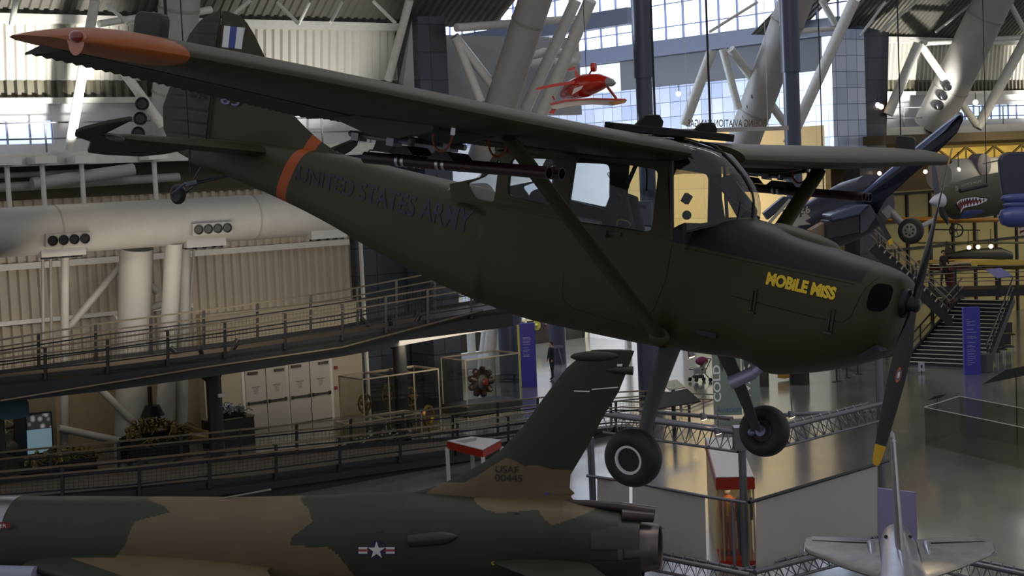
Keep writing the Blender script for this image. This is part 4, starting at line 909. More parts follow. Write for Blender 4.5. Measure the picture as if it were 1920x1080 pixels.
# star insignia
def disc(mb, cx, cy, rx, ry, off, n=28, th=.006): mb.prism([on_f(cx+rx*math.cos(t), cy+ry*math.sin(t), off) for t in [2*math.pi*k/n for k in range(n)]], (0, th, 0))
def wrap_y(X, Z, add):
    i = min(range(len(FS)), key=lambda k: abs(FS[k][0]-X)); _, wd, a, b = FS[i]; zc, h = (a+b)/2, (a-b)/2; t = min(.99, abs((Z-zc)/h))
    c = math.sqrt(max(0, 1-t**(2/.85))); return wd*c**.9+add
def wrapped(pts, add):
    out = []
    for x, y in pts:
        o_ = .8
        for _ in range(4): X, Z = f2(x, y, o_); o_ = wrap_y(X, Z, add)
        out.append(Vector((X, o_, Z)))
    return out
def decal(pts, add, m, nm_):
    P = wrapped(pts, add); c = sum(P, Vector())/len(P); X0 = wrapped([(sum(p[0] for p in pts)/len(pts), sum(p[1] for p in pts)/len(pts))], add)[0]
    mb = MB(); n = len(P); mb.add([X0]+P, [(0, 1+i, 1+(i+1) % n) for i in range(n)]); return mb.build(nm_, m, ffus, local=True)
blue_d = mat('insignia_blue', (26, 28, 52), .5); ins_w = mat('insignia_white', (200, 202, 206), .5); ins_r = mat('insignia_red', (140, 50, 52), .5)
CX, CY = 706, 1032
decal([(CX-36, CY-8), (CX+36, CY-8), (CX+36, CY+8), (CX-36, CY+8)], .010, blue_d, 'insignia')
for sx in (-1, 1):
    decal([(CX+sx*15, CY-6), (CX+sx*34, CY-6), (CX+sx*34, CY+6), (CX+sx*15, CY+6)], .014, ins_w, 'insignia')
    decal([(CX+sx*15, CY-2), (CX+sx*34, CY-2), (CX+sx*34, CY+2), (CX+sx*15, CY+2)], .018, ins_r, 'insignia')
decal([(CX+18*math.cos(t), CY+18*math.sin(t)) for t in [2*math.pi*k/28 for k in range(28)]], .016, blue_d, 'insignia')
decal([(CX+(17 if k % 2 == 0 else 6.6)*math.sin(math.pi*k/5), CY-(17 if k % 2 == 0 else 6.6)*math.cos(math.pi*k/5)) for k in range(10)], .022, ins_w, 'insignia')
decal([(925+4*math.cos(t), 1056+4*math.sin(t)) for t in [2*math.pi*k/12 for k in range(12)]], .012, mat('small_yellow_dot', (150, 150, 40), .5), 'insignia')
decal([(1025+3*math.cos(t), 926+3*math.sin(t)) for t in [2*math.pi*k/12 for k in range(12)]], .02, mat('small_blue_dot', (60, 40, 150), .5), 'insignia')
# air scoop bulge on the side
mb = MB(); P = wrapped([(765, 1014)], 0)[0]; Q = wrapped([(858, 1006)], 0)[0]; d = Q-P; mb.tube([P+d*t for t in (0, .02, .3, .7, .9, 1)], [.10, .13, .14, .14, .09, .02], 14); mb.build('side_scoop', camo_green, fgt, local=True, smooth=True)
for x, y in ((712, 997), (775, 993), (768, 1046), (1047, 1015), (1122, 1026), (1010, 1035), (968, 962)):
    decal([(x-6, y-2), (x+6, y-2), (x+6, y+1), (x-6, y+1)], .012, black_steel, 'vent_slot')
mb = MB(); a = on_f(1062, 942, .1); b = on_f(1100, 944, .1); c = on_f(1160, 950, .05); d = on_f(1228, 962, .0)
mb.tube([a, b, c, d], [.05, .07, .10, .13], 14); mb.tube([on_f(1165, 966, .25), on_f(1225, 970, .1)], [.12, .10], 12); mb.build('brake_chute_fairing', mat('fairing_dark', (60, 50, 52), .35, metal=.3), fgt, local=True, smooth=True)
# nozzle with petals
nc = FO*0+Vector((0, 0, f2(1205, 1003)[1])); zc0 = (FS[0][2]+FS[0][3])/2
mb = MB(); mb.lathe((.80, 0, zc0), (-1, 0, 0), [(0, .0), (0, .60), (.15, .60), (.16, .54), (.75, .44), (.80, .42), (.78, .38), (.3, .40), (.3, 0)], 40); noz = mb.build('jet_nozzle', camo_metal, fgt, local=True, smooth=True)
for k in range(4):
    t0 = math.pi/4+k*math.pi/2; mb = MB(); R = []
    for X, r in ((1.25, .70), (.75, .66), (.35, .56)):
        R.append([Vector((X, (r+q)*math.cos(t), zc0+(r+q)*math.sin(t)*1.08)) for q, t in [(0, t0-.62+1.24*i/8) for i in range(9)]+[(-.04, t0+.62-1.24*i/8) for i in range(9)]])
    mb.loft(R); mb.build('petal_brake', camo_green, fgt, local=True, smooth=True)
mb = MB(); mb.tube([on_f(1065, 1063, .2), on_f(1120, 1060, .2), on_f(1180, 1068, .1)], [.10, .22, .05], 14); mb.build('ventral_fairing', camo_metal, fgt, local=True, smooth=True)
# wings (port in view), stabilators, intake
zw = FS[300][3]+.55
mb = MB()
def wsect(y, xle, xte, z, t):
    return [Vector((xle-(xle-xte)*x, y, z+(xle-xte)*zz)) for x, zz in airfoil(12, t, .01)]
mb.loft([wsect(.55, 13.2, 7.6, zw+.25, .075), wsect(.95, 13.0, 7.7, zw+.18, .07), wsect(1.6, 11.3, 7.3, zw+.08, .06), wsect(5.2, 7.6, 5.2, zw-.15, .05)])
camo_assign(mb, [[(0, -9), (11.2, -9), (11.2, 9), (0, 9)]]); mb.build('wing', [camo_green, camo_tan], fgt, local=True, smooth=True)
mb = MB(); mb.loft([wsect(-.55, 12.4, 7.6, zw+.25, .07), wsect(-1.6, 11.2, 7.3, zw+.08, .06), wsect(-5.2, 7.6, 5.2, zw-.15, .05)]); mb.build('wing', camo_green, fgt, local=True, smooth=True)
mb = MB(); P = wrapped([(140, 1063)], 0)[0]; mb.tube([(12.6, 1.15, zw+.05), (13.6, 1.2, zw+.06), (14.1, 1.15, zw+.03)], [.22, .24, .16], 18); mb.build('intake_lip', mat('pale_blue_grey', (140, 145, 170), .4), fgt, local=True, smooth=True)
for s in (-1, 1):
    zs_ = FS[40][3]+.5; mb = MB(); mb.loft([wsect(s*.5, 3.4, 1.4, zs_, .06), wsect(s*2.6, 1.2, .2, zs_-.1, .05)]); mb.build('stabilator', camo_green, fgt, local=True, smooth=True)
mb = MB(); 
for X, y in ((9.5, 1.9), (9.5, -1.9), (15.5, 0)): 
    mb.tube([(X, y, zw), (X, y, -FO.z+.35)], .09, 12)
mb.build('gear_strut', white_paint, fgt, local=True)
for X, y in ((9.5, 1.9), (9.5, -1.9), (15.5, 0)):
    wheel((X, y, -FO.z+.38), (0, 1, 0), .38, .25, .18, 'wheel', fgt)
mb = MB(); mb.tube([on_f(1165, 1066, 0), on_f(1215, 1090, 0)], .05, 8); mb.build('tail_hook', black_steel, fgt, local=True)
# thin perch on the spine
mb = MB(); a = on_f(420, 934, 0); b = on_f(508, 918, 0); mb.tube([a, b], .02, 6); mb.build('spine_antenna', mat('antenna_pale', (120, 120, 110), .5), fgt, local=True)

# ================================================================== SILVER JET AT LOWER RIGHT
silver = mat('polished_aluminium', (176, 176, 186), .28, metal=.95, noise=.12, nscale=2.5)
silver2 = mat('brushed_aluminium', (150, 148, 144), .4, metal=.85, noise=.2, nscale=3)
SO = W(1684, 1030, 29); sdir = (Vector((W(1712, 1080, 26).x, W(1712, 1080, 26).y, 0))-Vector((W(1680, 880, 33).x, W(1680, 880, 33).y, 0))).normalized()
SY = Vector((0, 0, 1)).cross(sdir); SM = Matrix((sdir, SY, Vector((0, 0, 1)))).transposed().to_4x4(); SM.translation = SO
sj = thing('silver_jet', 'polished silver swept-tail jet standing at the lower right, seen from its tail top', 'aeroplane', mtx=SM)
def sl(p): return SM.inverted() @ p
mb = MB(); R = []
for X, r, z in ((-1.3, .16, .0), (-.9, .28, -.02), (0, .37, -.06), (1.2, .46, -.16), (3, .58, -.3), (6, .7, -.5), (8, .6, -.6), (8.4, .5, -.6)):
    R.append([Vector((X, r*math.cos(t), z+r*1.05*math.sin(t))) for t in [2*math.pi*k/40 for k in range(40)]])
mb.loft(R); mb.build('fuselage', silver, sj, local=True, smooth=True)
ft = sl(W(1666, 812, 30.5)).z
mb = MB(); R = []
for t in [i/14 for i in range(15)]:
    z = .2+(ft-.2)*t; le = 1.9*(1-t)+(-1.15)*t; te = -.75*(1-t)-1.95*t; th = .085*(1-t)+.045*t
    R.append([Vector((le-(le-te)*x, q*th*math.sin(math.pi*x**.65), z)) for q, x in [(1, k/10) for k in range(11)]+[(-1, k/10) for k in range(9, 0, -1)]])
mb.loft(R); fn_ = mb.build('fin', silver, sj, local=True, smooth=True)
mb = MB(); mb.tube([(3.2, 0, .24), (1.6, 0, .30), (0, 0, .32), (-.9, 0, .26)], [.03, .07, .07, .03], 10); mb.build('spine_ridge', silver, sj, local=True, smooth=True)
mb = MB(); mb.tube([(-.9, 0, 1.9), (-.7, 0, 1.92)], .035, 8); mb.build('fin_probe', chrome, fn_, local=True)
for s in (-1, 1):
    mb = MB(); R = []
    for y, le, te in ((.35, 2.35, -.55), (1.0, 1.55, -.62), (1.60, .66, -.70), (1.70, .3, -.62)):
        R.append([Vector((le-(le-te)*x, s*y, .06+(le-te)*zz)) for x, zz in airfoil(10, .08, 0)])
    mb.loft(R); h = mb.build('tailplane', silver2, sj, local=True, smooth=True)
    mb = MB(); mb.prism([Vector((.0, s*.5, .125)), Vector((-.52, s*.5, .08)), Vector((-.66, s*1.58, .07)), Vector((-.25, s*1.58, .10))], (0, 0, .01)); mb.build('elevator', silver if s < 0 else silver2, h, local=True)
    mb = MB(); mb.tube([(.35, s*1.70, .0), (-.3, s*1.70, .0), (-.5, s*1.70, -.05)], [.04, .06, .02], 10); mb.build('tip_weight', chrome, h, local=True, smooth=True); mb = MB(); mb.tube([(1.1, s*.5, .12), (.35, s*.5, .18), (-.1, s*.5, .12)], [.03, .08, .03], 10); mb.build('balance_weight', chrome, h, local=True, smooth=True)
    mb = MB(); mb.tube([(2.3, s*.52, -.1), (1.6, s*.46, .0), (.9, s*.40, .05)], [.05, .12, .05], 12); mb.build('side_fairing', silver, sj, local=True, smooth=True)
    for X in (.1, 1.0):
        mb = MB(); mb.sphere((X, s*.22, .24-.06*X+.03), .035); mb.build('hole_plug', black_steel, sj, local=True)
mb = MB()
for X, y in ((3, 1.0), (3, -1.0), (7.5, 0)): mb.tube([(X, y, -.5), (X, y, -SO.z+.3)], .07, 10)
mb.build('gear_strut', chrome, sj, local=True)
for X, y in ((3, 1.0), (3, -1.0), (7.5, 0)): wheel((X, y, -SO.z+.32), (0, 1, 0), .32, .2, .15, 'wheel', sj)
spot('case_spot', W(1755, 1078, 27)+Vector((0, 0, .9)), W(1755, 1078, 27), 60, (1, .8, .5), 70, .08)
# lilac display board behind the fin
q = MB(); a = W(1645, 914, 32); b = W(1716, 922, 32); q.prism([a, b, Vector((b.x, b.y, .2)), Vector((a.x, a.y, .2))], (b-a).cross(Vector((0, 0, 1))).normalized()*.08); one(q, 'display_board', mat('lilac_board', (138, 132, 172), .5), 'plain lilac board standing behind the silver jet fin', 'board')

# ================================================================== RAMPS
def ramp(name, lab, far, near, depth, posts_px, postcol, zt=None, mesh_fill=True, nbars=3, vn=46.0, vf=48.2, cat='walkway'):
    """far/near: lists of (px, y_rail, y_deck) ; planes v=vf / v=vn"""
    t = thing(name, lab, cat, ONV(near[0][0], near[0][2], vn))
    nr = [(ONV(x, yr, vn), ONV(x, yd, vn)) for x, yr, yd in near]; fr = [(ONV(x, yr, vf), ONV(x, yd, vf)) for x, yr, yd in far]
    q = MB(); 
    for i in range(len(nr)-1):
        a, b = nr[i][1], nr[i+1][1]; q.prism([a, b, b-Vector((0, 0, depth)), a-Vector((0, 0, depth))], VV*.12)
        a, b = fr[i][1], fr[i+1][1]; q.prism([a, b, b-Vector((0, 0, depth)), a-Vector((0, 0, depth))], VV*.12)
    q.build('stringer', mat('stringer_dark', (30, 30, 32), .5), t)
    q = MB()
    for i in range(len(nr)-1):
        A, B, C_, D = nr[i][1], nr[i+1][1], fr[i+1][1], fr[i][1]; dn = Vector((0, 0, -.12)); q.prism([A+dn, B+dn, C_+dn, D+dn], (0, 0, -.12))
    q.build('deck', mat('ramp_deck', (74, 66, 56), .6), t)
    for R in (nr, fr):
        def at(s):
            k = s*(len(R)-1); i = min(int(k), len(R)-2); f_ = k-i; return R[i][0].lerp(R[i+1][0], f_), R[i][1].lerp(R[i+1][1], f_)
        L = sum((R[i+1][0]-R[i][0]).length for i in range(len(R)-1)); n = max(2, int(L/1.9)); off = -VV*.06 if R is nr else Vector()
        q = MB()
        for i in range(len(R)-1): q.bar(R[i][0], R[i+1][0], .055, .055)
        for i in range(len(R)-1): q.bar(R[i][0].lerp(R[i][1], .22)-VV*.1, R[i+1][0].lerp(R[i+1][1], .22)-VV*.1, .05, .05)
        q.build('handrail', rail_cap, t)
        q = MB()
        for i in range(len(R)-1):
            for h in (.35, .82): q.bar(R[i][0].lerp(R[i][1], h), R[i+1][0].lerp(R[i+1][1], h), .045, .045)
        q.build('rail_bar', dark_rail, t)
        for k in range(n+1):
            a, b = at(k/n); q = MB(); q.bar(a+off, b+off-Vector((0, 0, .2)), .09, .09, up=(1, 0, 0)); q.build('rail_post', dark_rail, t)
        q = MB(); # woven wire infill
        for i in range(len(R)-1):
            a0, b0, a1, b1 = R[i][0], R[i][1], R[i+1][0], R[i+1][1]; m_ = int((a1-a0).length/.14)
            for j in range(m_):
                s_ = j/m_; q.bar(a0.lerp(a1, s_).lerp(b0.lerp(b1, s_), .36), a0.lerp(a1, s_).lerp(b0.lerp(b1, s_), .81), .008, .008, up=(1, 0, 0))
            for h in (.48, .6, .72): q.bar(a0.lerp(b0, h), a1.lerp(b1, h), .008, .008)
        q.build('wire_infill', dark_rail, t)
    return t
ramp('elevated_ramp', 'dark elevated ramp climbing to the right below the tail', [(-40, 644, 700), (200, 605, 668), (420, 577, 642), (640, 545, 610), (800, 514, 578), (960, 492, 552)], [(-40, 668, 712), (200, 636, 688), (420, 604, 660), (640, 570, 628), (800, 543, 600), (960, 520, 574)], .75, None, None)
ramp('lower_ramp', 'dark low ramp with rails in front of the engines', [(-40, 852, 905), (240, 826, 875), (480, 803, 852), (700, 780, 832), (900, 757, 815), (1060, 741, 795), (1200, 733, 775), (1340, 740, 782)], [(-40, 888, 940), (240, 863, 920), (480, 838, 892), (700, 812, 862), (900, 788, 836), (1060, 764, 810), (1160, 752, 800), (1290, 758, 805)], .45, None, None, vn=40.8, vf=43.8)
# fill below the low ramp
q = MB()
for (x0, y0), (x1, y1) in (((-40, 940), (480, 892)), ((480, 892), (900, 836))):
    a, b = ONV(x0, y0, 40.9), ONV(x1, y1, 40.9); q.prism([a, b, Vector((b.x, b.y, 0)), Vector((a.x, a.y, 0))], VV*.1)
one(q, 'ramp_skirt', mat('skirt_dark', (36, 34, 30), .8), 'dark plain skirt wall closing the underside of the low ramp', 'wall')
# tree-like posts under the elevated ramp
def ypost(x, ytop, v, lab):
    p = ONV(x, ytop, v); t = thing('branching_post', lab, 'post', (p.x, p.y, 0), group='branching posts of the elevated ramp')
    q = MB(); q.tube([(p.x, p.y, 0), (p.x, p.y, p.z+.9)], .26, 20); q.build('shaft', black_steel, t, smooth=True)
    for s, k in ((-1, 1), (1, 1), (-.55, -1), (.55, -1)):
        q = MB(); q.tube([p+Vector((0, 0, -.15)), p+UU*s*1.25+VV*k*.5+Vector((0, 0, 1.25))], .08, 10); q.build('branch', black_steel, t, smooth=True)
ypost(400, 715, 47.2, 'dark branching post left of the exit doors'); ypost(748, 655, 47.2, 'dark branching post in front of the dark tiled fin'); ypost(-8, 790, 47.2, 'dark branching post at the left frame edge')
q = MB(); q.tube([ONV(0, 752, 45.8), ONV(380, 690, 45.8), ONV(640, 652, 45.8), ONV(905, 582, 45.8)], .05, 8); one(q, 'conduit', mat('conduit_grey', (80, 74, 64), .4, metal=.5), 'thin conduit hung under the elevated ramp', 'pipe')
# ================================================================== DOORS AND WALL THINGS
VD = VW-.45
def onw(x, y): return ONV(x, y, VD)
for k, (xl, xr, yt, yb) in enumerate((((463), 540, (694, 684), (803, 792)), ((545), 622, (681, 672), (791, 781)))):
    A = onw(xl, yb[0]); u0 = A.dot(UU); u1 = onw(xr, yb[1]).dot(UU); zt = onw(xl, yt[0]).z; um = (u0+u1)/2
    q = MB(); q.gbox(u0-.12, u1+.12, VD-.04, VD, zt, zt+.12); q.gbox(u0-.12, u0, VD-.04, VD, 0, zt); q.gbox(u1, u1+.12, VD-.04, VD, 0, zt); struct(q.build('door_%d_frame' % (k+1), white_paint))
    for j, (a, b) in enumerate(((u0, um-.01), (um+.01, u1))):
        q = MB(); q.gbox(a+.01, b-.01, VD-.07, VD-.01, .02, zt-.01); d_ = struct(q.build('door_%d' % (2*k+j+1), mat('door_cream', (172, 168, 160), .5)))
        q = MB(); q.gbox(a+.06, b-.06, VD-.16, VD-.11, 1.0, 1.08); q.gbox(a+.05, a+.12, VD-.16, VD-.07, .97, 1.1); q.gbox(b-.12, b-.05, VD-.16, VD-.07, .97, 1.1); q.build('push_bar', mat('door_bar', (70, 66, 62), .4, metal=.6), d_)
        q = MB(); m0 = a+.12 if j == 0 else b-.52; q.gbox(m0, m0+.4, VD-.16, VD-.07, zt-.18, zt-.08); q.build('door_closer', MATS['door_bar'], d_)
        q = MB()
        for r_ in range(6): wl = .36 if r_ == 0 else .25-.02*r_; q.gbox((a+b)/2-wl/2, (a+b)/2+wl/2, VD-.075, VD-.071, 1.62-.05*r_, 1.635-.05*r_+(.012 if r_ == 0 else 0))
        q.build('door_notice', mat('notice_grey', (90, 84, 80), .7), d_)
ex = thing('exit_sign', 'lit red exit sign above the double doors', 'sign', onw(543, 679)); q = MB(); c = onw(543, 674); q.box(c-VV*.06, .34, .08, .22, UU, VV); q.build('sign_box', mat('exit_face', (190, 120, 110), .5, emit=(255, 120, 100), es=.35), ex)
text_map('exit_lettering', 'EXIT', lambda a, b: c-VV*.105+UU*(-.14+.28*a)+Vector((0, 0, -.075+.15*b)), mat('exit_red', (255, 50, 40), .5, emit=(255, 50, 35), es=1.6), ex, bold=.03)
for x, y, w_, h, c_, nm_, lab in ((505, 677, .18, .22, (120, 100, 62), 'wall_lamp', 'small brown box above the left doors'), (581, 653, .16, .12, (50, 56, 120), 'blue_plate', 'small blue plate high above the right doors'), (629, 689, .12, .12, (130, 40, 40), 'alarm_box', 'upper of the two red alarm boxes right of the doors'), (629, 727, .1, .12, (140, 30, 36), 'alarm_box', 'lower of the two red alarm boxes right of the doors'), (413, 741, .22, .12, (170, 170, 165), 'post_sensor', 'pale sensor box on the branching post')):
    q = MB(); p = onw(x, y) if x != 413 else ONV(x, y, 46.8); q.box(p-VV*.05, w_, .08, h, UU, VV); one(q, nm_, mat('p%d_%d' % (x, y), c_, .5), lab, 'box')
q = MB(); q.gbox(33.32, 33.42, 52.7, 52.85, 0, 7); struct(q.build('trim_corner', white_paint))
# exhibits by the wall: bench with small engine, brass engines, display cases
brass = mat('engine_brass', (128, 114, 72), .35, metal=.8, noise=.4, nscale=9); edark = mat('engine_dark', (30, 29, 26), .45, metal=.5, noise=.3, nscale=8)
def engine(name, lab, p, L, H, seed, n=26, m=brass, cat='engine', md=edark):
    rr = random.Random(seed); t = thing(name, lab, cat, (p.x, p.y, 0)); q = MB()
    q.box(p+Vector((0, 0, H*.28)), L, .9, H*.5, UU, VV); q.tube([p-UU*L*.5+Vector((0, 0, H*.35)), p+UU*L*.5+Vector((0, 0, H*.35))], H*.26, 16); q.build('crankcase', md, t, bevel=.04)
    q = MB()
    for k in range(n):
        a = (k+.5)/n; s = p+UU*(L*(a-.5))+VV*rr.uniform(-.5, .2); h = H*(.55+.22*rr.random()+.2*math.sin(math.pi*a)); q.tube([s+Vector((0, 0, h-.22)), s+Vector((rr.uniform(-.08, .08), 0, h))], rr.uniform(.05, .10), 8); q.tube([s+Vector((0, -.1, h-.1)), s+UU*rr.uniform(-.3, .3)+Vector((0, 0, h-.3))], .03, 6)
        q.sphere(s+Vector((0, 0, h)), rr.uniform(.06, .11), seg=8, rows=5)
    q.build('cylinder_heads', m, t, smooth=True)
    q = MB()
    for k in range(int(n*.6)):
        a = p+UU*(L*(rr.random()-.5))-VV*.5+Vector((0, 0, H*rr.uniform(.3, .7))); q.tube([a, a+UU*.25+Vector((0, 0, .1)), a+UU*.4], .025, 6)
    q.build('pipework', m, t, smooth=True)
    q = MB()
    for s in (-1, 1): q.bar(p+UU*s*L*.4+VV*.45, p+UU*s*L*.5-VV*.5, .1, .12)
    for v_ in q.v: v_.z = max(v_.z-p.z, 0)+.0 if False else v_.z
    q.build('cradle', black_steel, t); return t
g = lambda x, y, z=0: FL(x, y, z)
p = g(292, 868); p.z = .15; engine('brass_engine', 'tall brass-topped engine on a dark stand behind the low ramp', p, 2.2, 1.55, 3, 30)
q = MB(); q.tube([p+Vector((0, 0, 1.5)), p+Vector((0, 0, 1.85))], [.42, .25], 18); q.tube([p+Vector((-.05, 0, 1.8)), p+Vector((-.05, 0, 2.5))], .08, 12); one(q, 'propeller_shaft_housing', edark, 'dark shaft rising from the top of the brass engine', 'shaft', smooth=True)
p = g(112, 893); p.z = .1; engine('inline_engine', 'long low dark engine left of the brass one', p, 2.3, .9, 5, 26)
p = g(384, 858); q = MB(); q.tube([p+Vector((-.9, 0, .9)), p+Vector((.2, 0, .7))], [.35, .22], 16); one(q, 'brass_casting', brass, 'brass nose casting right of the tall brass engine', 'machine part', smooth=True)
# picture panel and display at far left
q = MB(); a, b = ONV(33, 848, 50), ONV(103, 852, 50)
t = thing('picture_panel', 'upright panel with a crowd photograph over a pale blue text field', 'panel', (a.x, a.y, 0)); q.prism([ONV(30, 862, 50), ONV(102, 850, 50), ONV(97, 771, 50), ONV(27, 778, 50)], VV*.12); q.build('panel_board', mat('panel_black', (16, 20, 26), .4), t)
q = MB(); q.prism([ONV(52, 852, 49.97), ONV(98, 846, 49.97), ONV(96, 802, 49.97), ONV(50, 807, 49.97)], -VV*.02); q.prism([ONV(51, 806, 49.96), ONV(96, 801, 49.96), ONV(94, 774, 49.96), ONV(49, 780, 49.96)], -VV*.01, mi=1); 
pm = mat('crowd_picture', (150, 150, 140), .5); nt = pm.node_tree; vo = nt.nodes.new('ShaderNodeTexVoronoi'); vo.inputs['Scale'].default_value = 5; tc_ = nt.nodes.new('ShaderNodeTexCoord'); rp = nt.nodes.new('ShaderNodeValToRGB'); rp.color_ramp.elements[0].color = (.5, .5, .46, 1); rp.color_ramp.elements[1].color = (.03, .03, .03, 1); rp.color_ramp.elements[1].position = .55
nt.links.new(tc_.outputs['Object'], vo.inputs['Vector']); nt.links.new(vo.outputs['Distance'], rp.inputs['Fac']); nt.links.new(rp.outputs['Color'], nt.nodes['Principled BSDF'].inputs['Base Color'])
nt.links.new(rp.outputs['Color'], nt.nodes['Principled BSDF'].inputs['Emission Color']); nt.nodes['Principled BSDF'].inputs['Emission Strength'].default_value = .4
q.build('picture_face', [mat('pale_blue_text_field', (140, 168, 178), .5, emit=(140, 175, 190), es=.25), pm], t)
q = MB(); q.prism([ONV(0, 900, 51), ONV(52, 880, 51), ONV(48, 760, 51), ONV(-5, 765, 51)], VV*.2); q.prism([ONV(50, 850, 51.2), ONV(108, 845, 51.2), ONV(102, 730, 51.2), ONV(45, 735, 51.2)], VV*.1); one(q, 'exhibit_partition', mat('partition_dark', (92, 86, 70), .7), 'beige partition behind the picture panel at the far left', 'wall')
q = MB(); q.prism([ONV(-5, 745, 46.5), ONV(40, 735, 46.5), ONV(54, 755, 46.5), ONV(55, 782, 46.5), ONV(5, 788, 46.5), ONV(-5, 780, 46.5)], VV*.4); one(q, 'teal_canopy', mat('teal_canvas', (26, 60, 72), .6), 'dark teal canopy at the far left under the ramp', 'canopy')
t = thing('wheel_machine', 'pale machine with a spoked handwheel at the far left', 'machine', (g(22, 905).x, g(22, 905).y, 0)); c = ONV(28, 797, 50.4)
q = MB(); q.lathe(c, (-VV+UU*.3), [(-.03, .40), (-.03, .45), (.03, .45), (.03, .40), (-.03, .40)], 28)
for k in range(5): q.tube([c, c+(UU*math.cos(k*1.257)+Vector((0, 0, math.sin(k*1.257))))*.42], .02, 6)
q.build('handwheel', mat('machine_pale', (150, 158, 130), .5), t, smooth=True)
q = MB(); q.box(ONV(24, 832, 50.4), .9, .6, .8, UU, VV); q.tube([c-Vector((0, 0, .05)), c-UU*.5-Vector((0, 0, .05))], .06, 8); q.sphere(ONV(20, 838, 50.2), .28); q.build('machine_body', mat('machine_body', (70, 68, 56), .5, metal=.4), t, bevel=.03)
# bench and little engine left of doors
p = g(430, 835); t = thing('dark_plinth', 'low dark plinth left of the exit doors', 'plinth', (p.x, p.y, 0)); q = MB(); q.box(p+Vector((0, 0, .5)), 1.7, .8, 1.0, UU, VV); q.build('plinth_body', mat('plinth_dark', (34, 30, 26), .5), t); q = MB(); q.box(p+Vector((0, 0, 1.02)), 1.75, .85, .05, UU, VV); q.build('plinth_top', mat('plinth_top', (120, 112, 96), .5), t)
engine('model_engine', 'little chrome engine on the dark plinth', p+Vector((0, 0, 1.05)), .9, .5, 8, 10, chrome)
def case(name, lab, cx0, cy0, w_, d_, h, z0=0, m=None, bars=1):
    p = g(cx0, cy0); t = thing(name, lab, 'display case', (p.x, p.y, z0)); fr = MB()
    e = [(a, b) for a in (-w_/2, w_/2) for b in (-d_/2, d_/2)]
    for a, b in e: fr.bar(p+UU*a+VV*b+Vector((0, 0, z0)), p+UU*a+VV*b+Vector((0, 0, z0+h)), .045, .045, up=(1, 0, 0))
    for zz in (z0+.03, z0+h):
        for b in (-d_/2, d_/2): fr.bar(p+UU*-w_/2+VV*b+Vector((0, 0, zz)), p+UU*w_/2+VV*b+Vector((0, 0, zz)), .045, .045)
        for a in (-w_/2, w_/2): fr.bar(p+UU*a-VV*d_/2+Vector((0, 0, zz)), p+UU*a+VV*d_/2+Vector((0, 0, zz)), .045, .045)
    for k in range(1, bars+1): a = -w_/2+w_*k/(bars+1); fr.bar(p+UU*a-VV*d_/2+Vector((0, 0, z0)), p+UU*a-VV*d_/2+Vector((0, 0, z0+h)), .04, .04, up=(1, 0, 0)); fr.bar(p+UU*a-VV*d_/2+Vector((0, 0, z0+h)), p+UU*a+VV*d_/2+Vector((0, 0, z0+h)), .04, .04)
    fr.build('case_frame', mat('case_frame', (160, 150, 130), .3, metal=.5), t); q = MB(); q.box(p+Vector((0, 0, z0+h/2)), w_-.04, d_-.04, h-.04, UU, VV); q.build('case_glass', case_glass, t)
    return t, p
case_glass = glass('case_glass', (225, 225, 220), .02)
t, p = case('glass_case', 'large glass case with brass wheels in front of the dark tiled fin', 735, 815, 3.3, 1.6, 2.3, bars=2)
rr = random.Random(4)
for k in range(3):
    c = p+UU*(-1.1+1.0*k)+Vector((0, 0, 1.3+.2*(k % 2))); q = MB(); q.lathe(c, -VV+UU*.3, [(-.03, .30), (-.03, .36), (.03, .36), (.03, .30), (-.03, .30)], 24)
    for j in range(6): q.tube([c, c+(UU*math.cos(j*1.047)+Vector((0, 0, math.sin(j*1.047))))*.32], .02, 5)
    q.lathe(c, -VV, [(-.15, 0), (-.15, .1), (.15, .1), (.15, 0)], 12); q.tube([c, Vector((c.x, c.y, .1))], .04, 6)
    one(q, 'spoked_brass_exhibit', brass, ('left', 'middle', 'right')[k]+' brass wheel inside the large glass case', 'machine part', 'brass wheels in the large case', smooth=True)
t, p2 = case('low_glass_case', 'low glass case with dark engine behind the low ramp', 712, 850, 2.9, 1.0, 1.25, bars=1)
engine('cased_engine', 'dark engine inside the low glass case', p2+Vector((0, 0, .12)), 2.1, .7, 12, 22, mat('steel_parts', (110, 108, 104), .35, metal=.8))
c = p2+UU*2.1+Vector((0, 0, 1.0)); q = MB(); q.lathe(c, -VV+UU*.6, [(-.05, .34), (-.05, .40), (.05, .40), (.05, .34), (-.05, .34)], 26); q.tube([c, Vector((c.x, c.y, 0))], .05, 8); one(q, 'brass_ring', mat('ring_gold', (140, 112, 50), .35, metal=.7), 'gold ring right of the low glass case', 'machine part', smooth=True)
t, p3 = case('radial_engine_case', 'glass case with a radial engine right of the dark tiled fin', 905, 775, 2.6, 1.6, 2.3, z0=.0, bars=0)
q = MB(); q.box(p3+Vector((0, 0, .3)), 2.7, 1.7, .35, UU, VV)
for a in (-1.1, 1.1): q.box(p3+UU*a+Vector((0, 0, .1)), .15, 1.2, .2, UU, VV)
one(q, 'case_table', mat('table_dark', (40, 36, 34), .5), 'dark table carrying the radial engine case', 'table')
c = p3+Vector((0, 0, 1.25)); t = thing('radial_engine', 'round radial engine with a red centre in its case', 'engine', c)
q = MB(); q.lathe(c, -VV+UU*.3, [(-.2, 0), (-.2, .3), (.1, .32), (.2, .2), (.25, 0)], 24); q.build('hub', mat('engine_grey', (110, 110, 116), .35, metal=.6), t, smooth=True)
